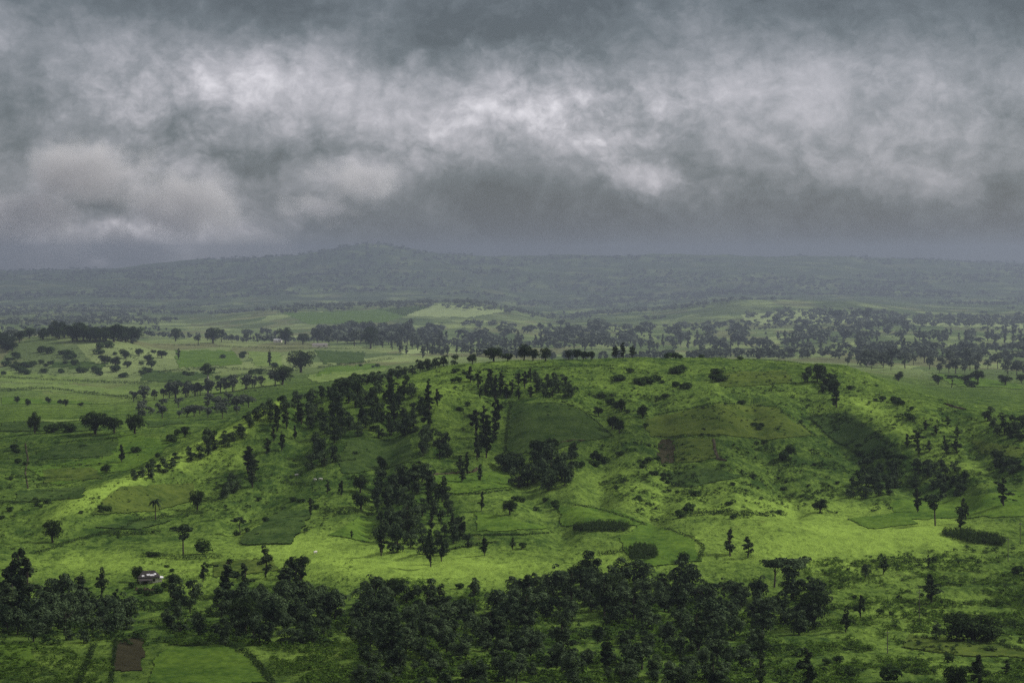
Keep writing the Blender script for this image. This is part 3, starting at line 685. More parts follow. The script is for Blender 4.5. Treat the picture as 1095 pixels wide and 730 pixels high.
# ---- crest groups
cluster(S, [(500, 408), (525, 409), (545, 412), (545, 432), (510, 428)], 13, (13, 20), 'dark slender', 'on the crest side left of centre', 1.3, 7)
cluster(BU, [(570, 406), (612, 408), (612, 430), (575, 426)], 13, (12, 18), 'dark bushy', 'near the crest above the deep green field', 1.0, 7)
cluster(S, [(545, 408), (575, 406), (575, 424), (545, 428)], 7, (12, 18), 'dark slim', 'near the crest above the deep green field', 1.2, 7)
# ---- the wood on the left shoulder of the hill
cluster(BU, [(330, 432), (400, 412), (440, 412), (452, 436), (442, 468), (400, 470), (352, 466), (318, 452)], 52, (14, 22), 'dark', 'in the wood on the left shoulder of the hill', (.85, 1.1), 8)
cluster(S, [(340, 432), (440, 416), (440, 460), (350, 462)], 10, (18, 26), 'pointed', 'among the wood on the left shoulder of the hill', 1.1, 14)
cluster(BU, [(330, 470), (360, 470), (356, 505), (330, 505)], 7, (18, 24), 'dusky', 'hanging below the left shoulder wood', .9, 8)
# ---- crest line with silhouettes
DMAX[0] = 1950
rowpts = [(424, 396), (433, 394), (441, 392), (449, 391), (457, 390), (466, 389), (475, 388), (486, 387)]
cluster(BU, None, 0, (12, 17), 'small dark', 'rising along the left half of the crest line', 1.1, pts=rowpts)
plant(SP, 505, 385, 13, .9, 'round tree on the crest line left of the large pair')
plant(SP, 528, 384, 19, 1.1, 'large wide tree on the crest line left of centre')
plant(SP, 543, 384, 11, 1.2, 'low wide tree on the crest line touching the large wide one')
cluster(SP, None, 0, (15, 19), 'dark round', 'on the crest line at the centre', .85, pts=[(560, 383), (570, 383), (583, 382)])
cluster(SP, None, 0, (12, 15), 'small black', 'on the crest line right of centre', .8, pts=[(608, 382), (617, 382), (624, 382), (632, 382)])
cluster(S, None, 0, (13, 18), 'little black', 'standing out on the crest line further right', 1.5, pts=[(658, 381), (666, 381), (676, 381)])
cluster(SH, None, 0, (5, 8), 'low black', 'on the crest line at its right part', 1.3, pts=[(714, 382), (722, 382), (729, 382), (750, 381), (792, 380)])
# ---- left continuing crest trees
DMAX[0] = 1700
cluster(BU, [(258, 452), (300, 436), (345, 420), (400, 402), (424, 398), (400, 412), (330, 434), (262, 462)], 26, (14, 20), 'dark', 'lining the falling left crest of the hill', 1.0, 7)
cluster(S, [(290, 452), (320, 440), (330, 470), (295, 500), (280, 490)], 9, (16, 26), 'dark narrow', 'on the left slope below the falling crest', 1.2, 9)
cluster(BU, [(140, 508), (165, 500), (190, 488), (196, 494), (170, 510), (144, 516)], 12, (9, 13), 'small dark', 'in the row above the bright spur', 1.2, 6, counted=False)
cluster(BU, [(200, 488), (225, 470), (255, 462), (262, 466), (235, 482), (206, 496)], 13, (12, 18), 'dark', 'climbing along the top of the bright spur', 1.0, 7, counted=False)
cluster(S, [(262, 500), (276, 490), (276, 520), (262, 522)], 5, (18, 26), 'dark thin', 'below the bright spur at its right end', 1.1, 6)
cluster(BU, [(232, 530), (252, 515), (256, 522), (240, 538)], 6, (14, 18), 'dark', 'in the gully right of the dull field', 1.0, 6)
plant(S, 130, 494, 20, 1.5, 'dark upright tree on the left field, at its right part')
plant(SP, 113, 506, 12, 1.1, 'round bush like tree left of the upright field tree')
plant(SP, 198, 467, 13, .9, 'small round tree above the row on the bright spur')
cluster(SH, [(78, 552), (118, 540), (120, 546), (80, 556)], 6, (5, 9), 'dark', 'at the lower edge of the bright spur', 1.2, 7)
cluster(SH, [(0, 500), (14, 480), (30, 490), (24, 520), (10, 560), (0, 560)], 8, (5, 10), 'dark', 'down the left edge of the picture', 1.2, 8)
cluster(SH, [(125, 480), (180, 462), (215, 466), (150, 500)], 6, (5, 9), 'dark', 'on the slope above the row of small trees', 1.2, 9)
cluster(SH, [(20, 540), (90, 520), (80, 535), (30, 556)], 5, (4, 7), 'small', 'on the terraces of the left field', 1.4, 10)
# ---- left valley
DMAX[0] = 1e9
plant(SP, 37, 463, 26, .55, 'tall dark tree left of the two massive trees')
plant(SP, 102, 464, 30, 1.05, 'left one of two massive black trees in the valley')
plant(SP, 144, 464, 27, .8, 'right one of two massive black trees in the valley')
plant(SP, 122, 463, 22, .9, 'lower black tree between the two massive trees')
cluster(SH, [(46, 458), (88, 458), (88, 466), (46, 466)], 5, (8, 13), 'dark', 'left of the two massive trees', 1.2, 5)
cluster(SP, None, 0, (6, 10), 'small dark', 'dotted on the pale terraces', .9, pts=[(18, 431), (30, 434), (52, 431), (64, 432), (86, 436), (70, 435)])
cluster(VT, [(135, 432), (180, 425), (260, 420), (300, 422), (300, 440), (220, 450), (140, 446)], 30, (12, 20), 'grey green', 'in the valley wood left behind the hill', (1.0, 1.2), 9, dmin=1340)
plant('pale_trunked_tree', 222, 438, 36, 1.0, 'tall tree with a bare pale trunk in the valley wood', dmin=1400)
plant(SP, 322, 398, 26, 1.12, 'big dark domed tree on the valley fields, upper of two', dmin=1500)
plant(SP, 302, 418, 23, 1.1, 'big dark domed tree on the valley fields, lower of two', dmin=1450)
plant(S, 191, 385, 13, 1.1, 'tiny dark post like tree on the valley field', dmin=1500)
plant(S, 288, 392, 18, 1.0, 'slim tree left of the upper big domed tree', dmin=1500)
cluster(SH, [(232, 380), (262, 378), (262, 384), (232, 384)], 5, (3, 6), 'tiny dark', 'in the middle of the valley field', 1.4, 4, dmin=1500)
plant(SP, 228, 367, 19, .95, 'wide dark dome tree on the valley skyline field')
plant(SP, 188, 365, 16, .8, 'dark tree left of the wide dome tree')
plant(SP, 305, 368, 20, .9, 'large tree beside the pale roofed farmhouse')
plant(SP, 324, 368, 15, .9, 'tree right of the large tree by the farmhouse')
plant(SP, 396, 373, 27, .75, 'tall dense dark tree at the centre of the valley wood')
cluster(VT, [(206, 366), (300, 358), (300, 364), (206, 370)], 12, (8, 14), 'grey', 'lining the top of the valley field', 1.1, 6, dmin=2050)
cluster(VT, [(335, 366), (390, 360), (470, 358), (470, 368), (410, 372), (340, 370)], 34, (12, 22), 'hazy grey', 'in the large valley wood left of centre', (.85, 1.1), 6, dmin=2100)
cluster('plantation_tree', [(400, 372), (440, 384), (500, 382), (560, 378), (560, 368), (470, 368)], 40, (10, 17), 'hazy slim', 'in the plantation behind the hill crest', (1.1, 1.5), 6, dmin=1900, parts=False)
cluster(VT, [(140, 436), (200, 434), (262, 430), (275, 438), (215, 450), (150, 450)], 26, (10, 16), 'dusky grey', 'massed in the low valley behind the bright spur', (1.2, 1.6), 6)
cluster(SH, [(0, 386), (175, 384), (180, 400), (150, 404), (0, 402)], 24, (4, 8), 'dim', 'along the foot of the knoll', 1.5, 5)
cluster(SH, [(180, 395), (300, 392), (420, 384), (420, 392), (300, 402), (180, 420)], 16, (3, 7), 'small', 'along the valley field edges', 1.5, 7, dmin=1400)
# ---- knoll on the left
cluster(SP, [(28, 362), (60, 358), (100, 358), (146, 364), (146, 368), (60, 364)], 30, (12, 20), 'dark', 'crowning the knoll at the left', 1.05, 4, parts=False)
cluster(SP, [(-8, 366), (24, 366), (24, 376), (-8, 380)], 9, (12, 18), 'black', 'at the left end of the knoll top', .9, 4, parts=False, counted=False)
cluster(SH, [(0, 372), (60, 368), (120, 368), (180, 380), (170, 400), (100, 402), (0, 400)], 36, (4, 9), 'dark', 'covering the face of the knoll', 1.4, 6)
cluster(SP, [(110, 378), (180, 382), (170, 396), (110, 392)], 8, (9, 13), 'rounded dark', 'on the right face of the knoll', 1.1, 8, parts=False)
DMAX[0] = 1950
# ---- hillside scattered shrubs and trees
cluster(SH, [(460, 400), (500, 395), (500, 440), (465, 440)], 9, (4, 8), 'small', 'on the slope right of the shoulder wood', 1.3, 8)
cluster(SH, [(620, 400), (700, 395), (760, 400), (760, 425), (640, 430)], 14, (4, 9), 'dark', 'in patches across the upper middle slope', 1.4, 8)
cluster(SH, [(658, 402), (704, 404), (706, 412), (664, 410)], 6, (7, 9), 'dense', 'in the dark strip under the crest', 1.6, 4)
cluster(SH, [(726, 402), (784, 398), (786, 408), (730, 409)], 6, (6, 10), 'dark', 'in the strip right of the crest centre', 1.5, 5)
cluster(SP, None, 0, (13, 18), 'dark', 'in a diagonal line right of the deep field', .8, pts=[(640, 445), (655, 458), (662, 463), (664, 440), (687, 447)])
cluster(SH, [(640, 425), (700, 430), (690, 460), (655, 455)], 8, (5, 9), 'small dark', 'between the deep field and the olive field', 1.3, 8)
cluster(SH, [(650, 475), (700, 475), (710, 500), (760, 505), (740, 535), (660, 530)], 16, (4, 7), 'tiny', 'on the slope below the bare brown plot', 1.4, 9)
cluster(BU, [(853, 400), (876, 400), (896, 408), (892, 426), (864, 416)], 9, (13, 18), 'dark', 'on the right shoulder of the hill', 1.1, 6)
plant(S, 893, 436, 30, 1.4, 'tall black tree at the lower end of the right shoulder group')
cluster(SH, [(900, 410), (960, 425), (1000, 445), (960, 450), (900, 430)], 11, (4, 8), 'dark', 'scattered below the right shoulder', 1.3, 9)
cluster(SH, [(790, 430), (860, 440), (860, 460), (800, 470)], 5, (5, 10), 'small dark', 'around the olive field corner', 1.2, 12)
cluster(SH, [(828, 478), (850, 478), (854, 496), (832, 492)], 5, (7, 11), 'dark', 'in a clump at the middle of the right slope', 1.2, 6)
cluster(BU, [(908, 515), (940, 500), (1000, 498), (1036, 505), (1030, 532), (990, 525), (950, 535), (912, 532)], 30, (12, 19), 'dark', 'in the thicket on the lower right slope', (1.0, 1.2), 8)
cluster(SH, [(900, 470), (980, 480), (960, 500), (910, 500)], 9, (6, 11), 'dark', 'above the thicket on the right slope', 1.3, 8)
cluster(S, [(960, 460), (1010, 450), (1040, 470), (1020, 490), (965, 485)], 11, (11, 17), 'dark', 'on the right slope above the thicket', 1.6, 10)
cluster(BU, [(1050, 445), (1100, 452), (1100, 475), (1060, 462)], 14, (12, 18), 'dark', 'in the upper wood at the right edge', 1.1, 6, counted=False)
cluster(BU, [(1058, 490), (1100, 500), (1100, 510), (1062, 502)], 9, (11, 16), 'dark', 'in the lower row at the right edge', 1.1, 6)
cluster(SH, [(960, 500), (1095, 490), (1095, 540), (1050, 545)], 9, (4, 7), 'tiny dark', 'on the grass by the columnar tree', 1.4, 12)
cluster(SH, [(700, 530), (840, 520), (840, 556), (720, 556)], 11, (4, 8), 'low', 'along the meadow top right of centre', 1.6, 9)
cluster(SH, [(720, 440), (880, 480), (900, 520), (760, 520)], 12, (3, 6), 'tiny', 'dotted over the middle of the right slope', 1.4, 14)
cluster(SH, [(90, 590), (230, 560), (240, 606), (110, 628)], 8, (4, 8), 'small', 'on the left meadow by the hedge', 1.4, 14)
DMAX[0] = 1e9
# ---- right valley behind the hill
plant('flat_topped_tree', 1018, 417, 14, 1.5, 'dark flat crowned tree behind the right crest', dmin=1440)
plant(SH, 1038, 421, 9, 1.8, 'low dark mound bush behind the right crest', dmin=1440)
plant(SP, 961, 411, 12, 1.0, 'dark tree peeping over the right crest', dmin=1440)
cluster(SP, None, 0, (11, 18), 'grey', 'dotted on the right valley field', .95, pts=[(1003, 412), (1032, 411), (1046, 408), (1075, 412), (1092, 410)], dmin=1440)
cluster(VT, [(900, 392), (960, 388), (1010, 388), (1095, 392), (1095, 402), (1000, 400), (930, 396)], 26, (12, 20), 'grey green', 'in the valley wood behind the right shoulder', (.9, 1.1), 7, dmin=1700, parts=False)
cluster('plantation_tree', [(570, 366), (700, 362), (800, 366), (800, 374), (700, 376), (570, 376)], 38, (9, 16), 'hazy grey', 'in the plantation behind the crest centre', (1.1, 1.5), 7, dmin=2200, parts=False)
cluster('plantation_tree', [(830, 362), (900, 358), (1000, 356), (1095, 360), (1095, 378), (960, 380), (840, 374)], 42, (9, 16), 'hazy grey', 'in the plantation behind the right shoulder', (1.1, 1.5), 7, dmin=2200, parts=False)
cluster(VT, [(740, 378), (830, 376), (830, 382), (740, 384)], 12, (9, 13), 'dim grey', 'just behind the highest part of the crest', 1.0, 6, dmin=1700, parts=False)
cluster(SP, [(560, 348), (620, 346), (620, 352), (560, 356)], 6, (6, 9), 'pale grey', 'left on the hazy fields at centre', 1.0, 6, dmin=2600, parts=False)
cluster(SP, [(815, 346), (960, 346), (960, 352), (815, 352)], 10, (5, 10), 'pale grey', 'on the bright far field at right', 1.0, 10, dmin=2600, parts=False)
cluster(SP, [(890, 338), (930, 336), (930, 342), (890, 342)], 5, (8, 12), 'hazy dark', 'on the far wooded rise at right', 1.0, 6, dmin=3000, parts=False)

# ------------------------------------------------------------------ far woods, one mass each
def wood_mass(n, dens, name, hm, leaf=0.17, per=34):
    """n clumped trees where dens(px, d) says so"""
    out = []; tries = 0
    while len(out) < n and tries < n * 60:
        tries += 1
        c = dens()
        if c is not None: out.append(c)
    vs, qs, o = [], [], 0
    base = []
    for k in range(8):
        g = np.random.default_rng(900 + k)
        c, r = lumps(g, 5, (0, 0, .55), (.26, .26, .24), .16, .3)
        base.append(leaves(c, r, per, leaf, g, below=.4))
    for (x, y, h) in out:
        v, q = base[int(rng.integers(8))]; a = rng.uniform(0, 6.28); ca, sa = math.cos(a), math.sin(a)
        w = rng.uniform(.8, 1.2) if h < 24 else rng.uniform(1.0, 2.2)
        vv = np.stack([(v[:, 0] * ca - v[:, 1] * sa) * h * w + x, (v[:, 0] * sa + v[:, 1] * ca) * h * w + y, v[:, 2] * h + float(ground_z(x, y)) - .05 * h], -1)
        vs.append(vv); qs.append(q + o); o += len(vv)
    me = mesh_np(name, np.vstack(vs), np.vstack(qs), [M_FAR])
    return tag(link(name, me), kind='stuff')

def dens_band(lo, hi, hm, scale, thr, pxlo=-150, pxhi=1250, sy=1.0):
    def f():
        d = math.exp(rng.uniform(math.log(lo), math.log(hi))); px = rng.uniform(pxlo, pxhi); x = (px - CX) / F * d
        if float(fbm(np.array(x / scale), np.array(d / (scale * sy)), 3, 61)) < thr + rng.uniform(-.05, .05): return None
        return (x, d, rng.uniform(*hm))
    return f
def dens_poly(polys, hm, dmin):
    def f():
        poly = polys[int(rng.integers(len(polys)))]
        xs = [p[0] for p in poly]; ys = [p[1] for p in poly]; x, y = rng.uniform(min(xs), max(xs)), rng.uniform(min(ys), max(ys))
        if not inpoly(np.array([x]), np.array([y]), poly)[0] or float(fbm(np.array(x / 22.), np.array(y / 5.), 2, 88)) < .0: return None
        p = at(x, y, dmin); return (p[0], p[1], rng.uniform(*hm) / F * p[1])
    return f
wood_mass(320, dens_poly([[(430, 384), (560, 374), (560, 362), (470, 360), (400, 372)], [(560, 374), (800, 374), (800, 358), (640, 352), (560, 360)], [(800, 374), (1100, 384), (1100, 364), (960, 352), (830, 356)],
                          [(900, 392), (1100, 404), (1100, 384), (960, 378)], [(330, 368), (470, 368), (470, 356), (340, 356)]], (8, 16), 1800), 'hazy_woodland', 0, .15, 40)
wood_mass(1250, dens_band(4000, 8500, (14, 26), 560, 0.08, sy=1.5), 'valley_woodland', 0)
wood_mass(2800, dens_band(8500, 17000, (19, 33), 950, 0.08, sy=1.7), 'distant_woodland', 0, .2, 22)
wood_mass(5200, dens_band(16500, 28000, (24, 42), 1600, -0.02), 'hill_forest', 0, .24, 16)

# ------------------------------------------------------------------ undergrowth: lumpy scrub grass
def undergrowth(zones, name='undergrowth', mat=None, per=26, leaf=.13):
    vs, qs, o = [], [], 0
    base = []
    for k in range(10):
        g = np.random.default_rng(1200 + k)
        c, r = lumps(g, 3, (0, 0, .3), (.4, .4, .12), .25, .45)
        base.append(leaves(c, r, per, leaf, g, up=.6, jitter=.5, below=.2))
    for poly, n, h0, h1 in zones:
        xs = [p[0] for p in poly]; ys = [p[1] for p in poly]; k = 0
        for _ in range(n * 8):
            if k >= n: break
            x, y = rng.uniform(min(xs), max(xs)), rng.uniform(min(ys), max(ys))
            if not inpoly(np.array([x]), np.array([y]), poly)[0]: continue
            p = at(x, y)
            if float(fbm(np.array(p[0] / 14), np.array(p[1] / 14), 2, 71)) < -0.05 + rng.uniform(-.12, .12): continue
            k += 1; h = rng.uniform(h0, h1) * (1.0 if rng.random() < .85 else 1.7); v, q = base[int(rng.integers(10))]; a = rng.uniform(0, 6.28); ca, sa = math.cos(a), math.sin(a); w = rng.uniform(.9, 1.6)
            vs.append(np.stack([(v[:, 0] * ca - v[:, 1] * sa) * h * w + p[0], (v[:, 0] * sa + v[:, 1] * ca) * h * w + p[1], v[:, 2] * h + p[2] - .05], -1)); qs.append(q + o); o += len(v)
    me = mesh_np(name, np.vstack(vs), np.vstack(qs), [mat or M_UNDER])
    return tag(link(name, me), kind='stuff')
undergrowth([
    ([(860, 600), (1100, 590), (1100, 680), (970, 676), (940, 735), (860, 735)], 3600, .7, 1.7),
    ([(960, 704), (1100, 706), (1100, 740), (940, 740)], 700, .7, 1.7),
    ([(0, 650), (120, 650), (118, 735), (-5, 735)], 900, .7, 1.7),
    ([(155, 660), (260, 670), (300, 690), (180, 690)], 500, .8, 1.8),
    ([(285, 680), (390, 660), (400, 738), (290, 738)], 900, .8, 1.9),
    ([(390, 620), (860, 620), (860, 738), (390, 738)], 2600, .9, 2.4),
    ([(460, 400), (640, 395), (900, 395), (1000, 440), (1090, 460), (1090, 520), (960, 500), (860, 450), (700, 430), (500, 440)], 1800, .5, 1.3),
    ([(640, 470), (880, 480), (960, 540), (700, 560), (640, 520)], 1700, .5, 1.3),
    ([(380, 480), (560, 490), (560, 530), (400, 530)], 500, .5, 1.1),
    ([(150, 590), (380, 600), (360, 640), (150, 650)], 500, .5, 1.3),
    ([(0, 470), (250, 470), (240, 560), (0, 590)], 1000, .5, 1.2),
    ])

undergrowth([
    ([(440, 396), (640, 392), (900, 395), (1000, 432), (1095, 462), (1095, 540), (960, 520), (860, 470), (700, 440), (500, 450)], 1500, .7, 2.0),
    ([(640, 470), (880, 480), (960, 545), (700, 560), (640, 520)], 900, .7, 1.9),
    ([(866, 446), (905, 442), (935, 460), (968, 487), (930, 492), (888, 470)], 260, .9, 2.2),
    ([(0, 372), (180, 372), (180, 402), (0, 404)], 500, 1.0, 2.6),
    ([(180, 400), (300, 392), (300, 425), (180, 432)], 160, 1.0, 2.2),
    ([(0, 465), (260, 465), (230, 560), (0, 600)], 420, .7, 1.7),
    ([(230, 500), (400, 480), (400, 560), (230, 580)], 320, .7, 1.6),
    ([(880, 590), (1100, 585), (1100, 735), (900, 735)], 520, .8, 2.0),
    ([(380, 640), (860, 640), (860, 738), (380, 738)], 700, 1.0, 2.8),
    ([(0, 640), (370, 650), (370, 690), (0, 690)], 600, 1.0, 2.6),
    ([(640, 380), (860, 380), (860, 384), (640, 384)], 60, .8, 1.6),
    ], 'low_scrub', M_SHRUB, 34, .15)

# ------------------------------------------------------------------ hedges, banks and raised crop plots
def polyline(pts, step):
    P = []
    for (a, b) in zip(pts[:-1], pts[1:]):
        n = max(2, int(math.hypot(b[0] - a[0], (b[1] - a[1]) * 2.2) / step))
        for k in range(n): P.append((a[0] + (b[0] - a[0]) * k / n, a[1] + (b[1] - a[1]) * k / n))
    return P + [pts[-1]]
def hedge(pts, hm, label, wm=None, gap=0.0, name='hedge', mat=None, step=1.6):
    c, r = [], []
    for (x, y) in polyline(pts, step):
        if rng.random() < gap: continue
        p = at(x + rng.normal(0, .5), y + rng.normal(0, .25)); h = hm * rng.uniform(.55, 1.25)
        c.append((p[0], p[1], p[2] + h * .45)); r.append(((wm or hm) * rng.uniform(.6, 1.1), (wm or hm) * rng.uniform(.6, 1.1), h * .6))
    v, q = leaves(c, r, 22 * len(c), .26 * max(1.0, hm / 1.7), rng, below=.5)
    o0 = np.array(c[0]); o = link(name, mesh_np(name, v - o0, q, [mat or M_HEDGE]), loc=o0)
    return tag(o, label, 'hedge')
for pts, hm, lab in [
    ([(40, 592), (75, 580), (105, 572), (130, 566), (150, 556), (190, 552), (215, 548)], 1.6, 'long uneven hedge climbing from the lone round tree to the dull field'),
    ([(122, 570), (135, 572), (152, 571), (170, 570)], 2.2, 'thick short hedge bar below the palm tree'),
    ([(170, 596), (200, 598), (235, 596)], 1.8, 'dark hedge under the spreading meadow tree'),
    ([(345, 548), (365, 549), (388, 549)], 2.6, 'thick dark hedge bar right of the sloping field tip'),
    ([(300, 516), (318, 518), (336, 518)], 2.0, 'dark bush bar below the white cattle'),
    ([(330, 500), (345, 496), (380, 492)], 1.2, 'thin hedge under the deep green field'),
    ([(546, 430), (543, 450), (541, 470), (540, 490)], 1.2, 'straight dark hedge on the left side of the deep crop field'),
    ([(600, 429), (622, 439), (640, 453), (655, 467)], 1.0, 'hedge on the upper right side of the deep crop field'),
    ([(690, 446), (720, 440), (768, 431), (830, 435)], 1.0, 'long thin hedge along the top of the olive field'),
    ([(830, 435), (850, 450), (872, 467)], 1.4, 'hedge down the right side of the olive field'),
    ([(700, 468), (735, 467), (770, 466)], 1.1, 'short hedge between the olive field and the brown plot'),
    ([(440, 495), (450, 503), (460, 510)], 1.4, 'dark hedge curving beside the small mid green plot'),
    ([(456, 527), (500, 529), (548, 524)], 0.9, 'low hedge under the small mid green plot'),
    ([(615, 540), (640, 545), (665, 552), (690, 562)], 1.2, 'thin dark hedge sloping down across the middle meadow'),
    ([(712, 566), (740, 575), (752, 585), (748, 600)], 1.3, 'curved dark hedge around the right end of the centre field'),
    ([(640, 594), (660, 590), (672, 588)], 1.8, 'ragged hedge left of the small raised crop plot'),
    ([(470, 574), (520, 572), (560, 572), (590, 570)], 1.0, 'thin straight hedge across the meadow right of the pine clump'),
    ([(480, 588), (500, 584), (530, 580)], 1.0, 'lower short hedge right of the pine clump'),
    ([(866, 444), (885, 446), (905, 450), (925, 458)], 2.0, 'thick hedge along the top of the dark leaf shaped scrub plot'),
    ([(730, 552), (770, 549), (810, 551), (838, 552)], 2.2, 'broad dark scrub hedge at the top of the right meadow'),
    ([(955, 602), (985, 601), (1010, 596)], 1.4, 'low dark hedge on the right meadow ridge'),
    ([(60, 474), (100, 470), (130, 468)], 1.0, 'thin hedge under the two massive trees'),
    ([(40, 512), (75, 511)], 1.5, 'upper short hedge on the left terraces'),
    ([(38, 519), (72, 520)], 1.5, 'second short hedge on the left terraces'),
    ([(42, 526), (70, 526)], 1.5, 'lowest short hedge on the left terraces'),
    ([(56, 498), (72, 500), (88, 497)], 1.6, 'dark hedge at the top of the left terraces'),
    ([(0, 536), (20, 538), (44, 536)], 1.2, 'thin hedge at the left edge under the terraces'),
    ([(200, 690), (240, 688), (262, 698), (280, 716), (290, 732)], 1.6, 'dark hedge curving round the smooth field at the bottom left'),
    ([(82, 735), (95, 705), (100, 690)], 1.2, 'dark hedge running down to the bottom left edge'),
    ([(118, 735), (122, 700), (124, 684)], 0.8, 'bright grassy hedge left of the brown bottom plot'),
    ([(1070, 690), (1095, 697)], 1.4, 'short hedge at the right edge above the bottom corner'),
    ([(1078, 668), (1098, 676)], 2.4, 'dark hedge at the right edge beside the huge tree'),
    ([(790, 383), (830, 386), (858, 389)], 1.6, 'thin dark hedge along the crest at the right'),
    ([(700, 380), (740, 379), (786, 379)], 1.2, 'low hedge on the top of the crest'),
    ([(486, 398), (540, 394), (600, 392), (660, 391)], 0.9, 'thin long hedge running just below the crest'),
    ]:
    hedge(pts, hm, lab)
for pts, hm, lab, lo in [
    ([(165, 369), (220, 370), (300, 373), (395, 373)], 4.2, 'long straight hedge along the top of the valley field', 1),
    ([(170, 398), (230, 394), (290, 397)], 4.2, 'dark hedge along the lower side of the valley field', 1),
    ([(180, 424), (215, 412), (260, 402), (290, 398)], 4.2, 'hedge slanting up across the pale valley plots', 1),
    ([(0, 404), (60, 407), (110, 409), (160, 411)], 4.2, 'upper thin hedge between the pale terraces', 1),
    ([(0, 418), (50, 416), (120, 424), (150, 429)], 4.2, 'lower thin hedge between the pale terraces', 1),
    ([(340, 394), (390, 388), (420, 384)], 4.2, 'hedge on the green mound behind the shoulder wood', 1),
    ]:
    hedge(pts, hm, lab, gap=.1, step=1.2)
def bank(pts, hm, label):
    P = np.array([at(x, y) for x, y in polyline(pts, 1.2)]); n = len(P)
    t = np.gradient(P[:, :2], axis=0); t /= np.linalg.norm(t, axis=1)[:, None] + 1e-9; nrm = np.stack([-t[:, 1], t[:, 0]], -1)
    prof = [(-1.3, -.2), (-.7, .7), (0, 1.0), (.6, .75), (1.3, -.2)]; vs = []
    for k, (u, w) in enumerate(prof):
        jit = .25 * rng.normal(size=n)
        vs.append(np.column_stack([P[:, :2] + nrm * ((u * hm) + jit * hm)[:, None], P[:, 2] + w * hm * (1 + .3 * rng.normal(size=n) * (w > 0))]))
    vs = np.stack(vs, 1).reshape(-1, 3); m = len(prof)
    q = [(i * m + k, i * m + k + 1, (i + 1) * m + k + 1, (i + 1) * m + k) for i in range(n - 1) for k in range(m - 1)]
    o = link('earth_bank', mesh_np('earth_bank', vs - P[0], np.array(q), [M_BANK]), loc=P[0])
    return tag(o, label, 'earth bank')
bank([(462, 508), (480, 507), (505, 505), (510, 501)], .9, 'brown earth bank along the top of the small mid green plot')
bank([(763, 470), (764, 480), (768, 490), (776, 493)], .9, 'brown earth bank down the right side of the olive strip')
bank([(1010, 432), (1020, 435), (1032, 438)], 1.0, 'reddish earth bank on the right crest of the hill')
bank([(596, 474), (612, 471), (624, 471)], .8, 'pale brown bank at the bottom of the deep crop field')
bank([(146, 630), (160, 632), (172, 629)], 1.0, 'reddish earth bank in front of the little farmhouse')
bank([(27, 474), (30, 490), (27, 505), (30, 522)], .4, 'narrow brown earth bank down the left edge field')

def raised_plot(poly, hm, label):
    xs = [p[0] for p in poly]; ys = [p[1] for p in poly]; c = []; r = []
    for x in np.arange(min(xs), max(xs), 1.9):
        for y in np.arange(min(ys), max(ys), .55):
            x1, y1 = x + rng.normal(0, 1.3), y + rng.normal(0, .45)
            if not inpoly(np.array([x1]), np.array([y1]), poly)[0]: continue
            p = at(x1, y1); h = hm * rng.uniform(.5, 1.25); c.append((p[0], p[1], p[2] + h * .45)); r.append((.75, .95, h * .55))
    v, q = leaves(c, r, 26 * len(c), .24, rng, below=.6, shell=.8, up=.5); o0 = np.array(c[0])
    return tag(link('crop_plot', mesh_np('crop_plot', v - o0, q, [M_HEDGE]), loc=o0), label, 'crop plot')
raised_plot([(613, 562), (640, 559), (668, 560), (676, 564), (668, 568), (630, 569), (614, 567)], 2.2, 'long raised dark crop plot on the middle meadow')
raised_plot([(1007, 569), (1030, 568), (1066, 574), (1078, 579), (1070, 584), (1040, 581), (1010, 574)], 2.6, 'long oval raised crop plot on the right meadow')
raised_plot([(672, 588), (684, 583), (700, 586), (704, 595), (692, 600), (674, 599)], 2.4, 'small boxy raised crop plot above the wide wood')

# ------------------------------------------------------------------ buildings
def box(x0, y0, z0, x1, y1, z1):
    v = np.array([(x0, y0, z0), (x1, y0, z0), (x1, y1, z0), (x0, y1, z0), (x0, y0, z1), (x1, y0, z1), (x1, y1, z1), (x0, y1, z1)], float)
    q = np.array([(0, 3, 2, 1), (4, 5, 6, 7), (0, 1, 5, 4), (1, 2, 6, 5), (2, 3, 7, 6), (3, 0, 4, 7)])
    return v, q
def hip_roof(x0, y0, x1, y1, z0, z1, inset, th=.25):
    ym = (y0 + y1) / 2
    v = np.array([(x0, y0, z0), (x1, y0, z0), (x1, y1, z0), (x0, y1, z0), (x0 + inset, ym, z1), (x1 - inset, ym, z1),
                  (x0, y0, z0 - th), (x1, y0, z0 - th), (x1, y1, z0 - th), (x0, y1, z0 - th)], float)
    q = np.array([(0, 1, 5, 4), (2, 3, 4, 5), (1, 2, 5, 5), (3, 0, 4, 4), (0, 6, 7, 1), (1, 7, 8, 2), (2, 8, 9, 3), (3, 9, 6, 0), (6, 9, 8, 7)])
    return v, q
def part(name, parts, mat, parent, split_tri=False):
    v, q = join(parts)
    me = bpy.data.meshes.new(name); me.from_pydata([tuple(x) for x in v], [], [tuple(dict.fromkeys(int(i) for i in f)) for f in q]); me.materials.append(mat); me.update()
    return link(name, me, parent)
p = at(160, 622)
hut = tag(link('farmhouse', None, loc=p), 'small dark thatched farmhouse with pale walls among the lower left trees', 'farmhouse')
hut.rotation_euler = (0, 0, .22)
part('wall', [box(-4.2, -2.2, -1.5, 3.6, 2.2, 2.4)], M_CREAM, hut)
part('roof', [hip_roof(-5.1, -3.1, 4.3, 3.0, 2.55, 5.0, 2.2, .3)], M_THATCH, hut)
ln = part('lean_to', [box(3.62, -1.8, -1.5, 5.2, 1.6, 1.7)], M_CREAM, hut)
part('lean_to_roof', [hip_roof(3.7, -2.2, 5.8, 1.9, 1.98, 2.5, .8, .25)], M_TIN, ln)
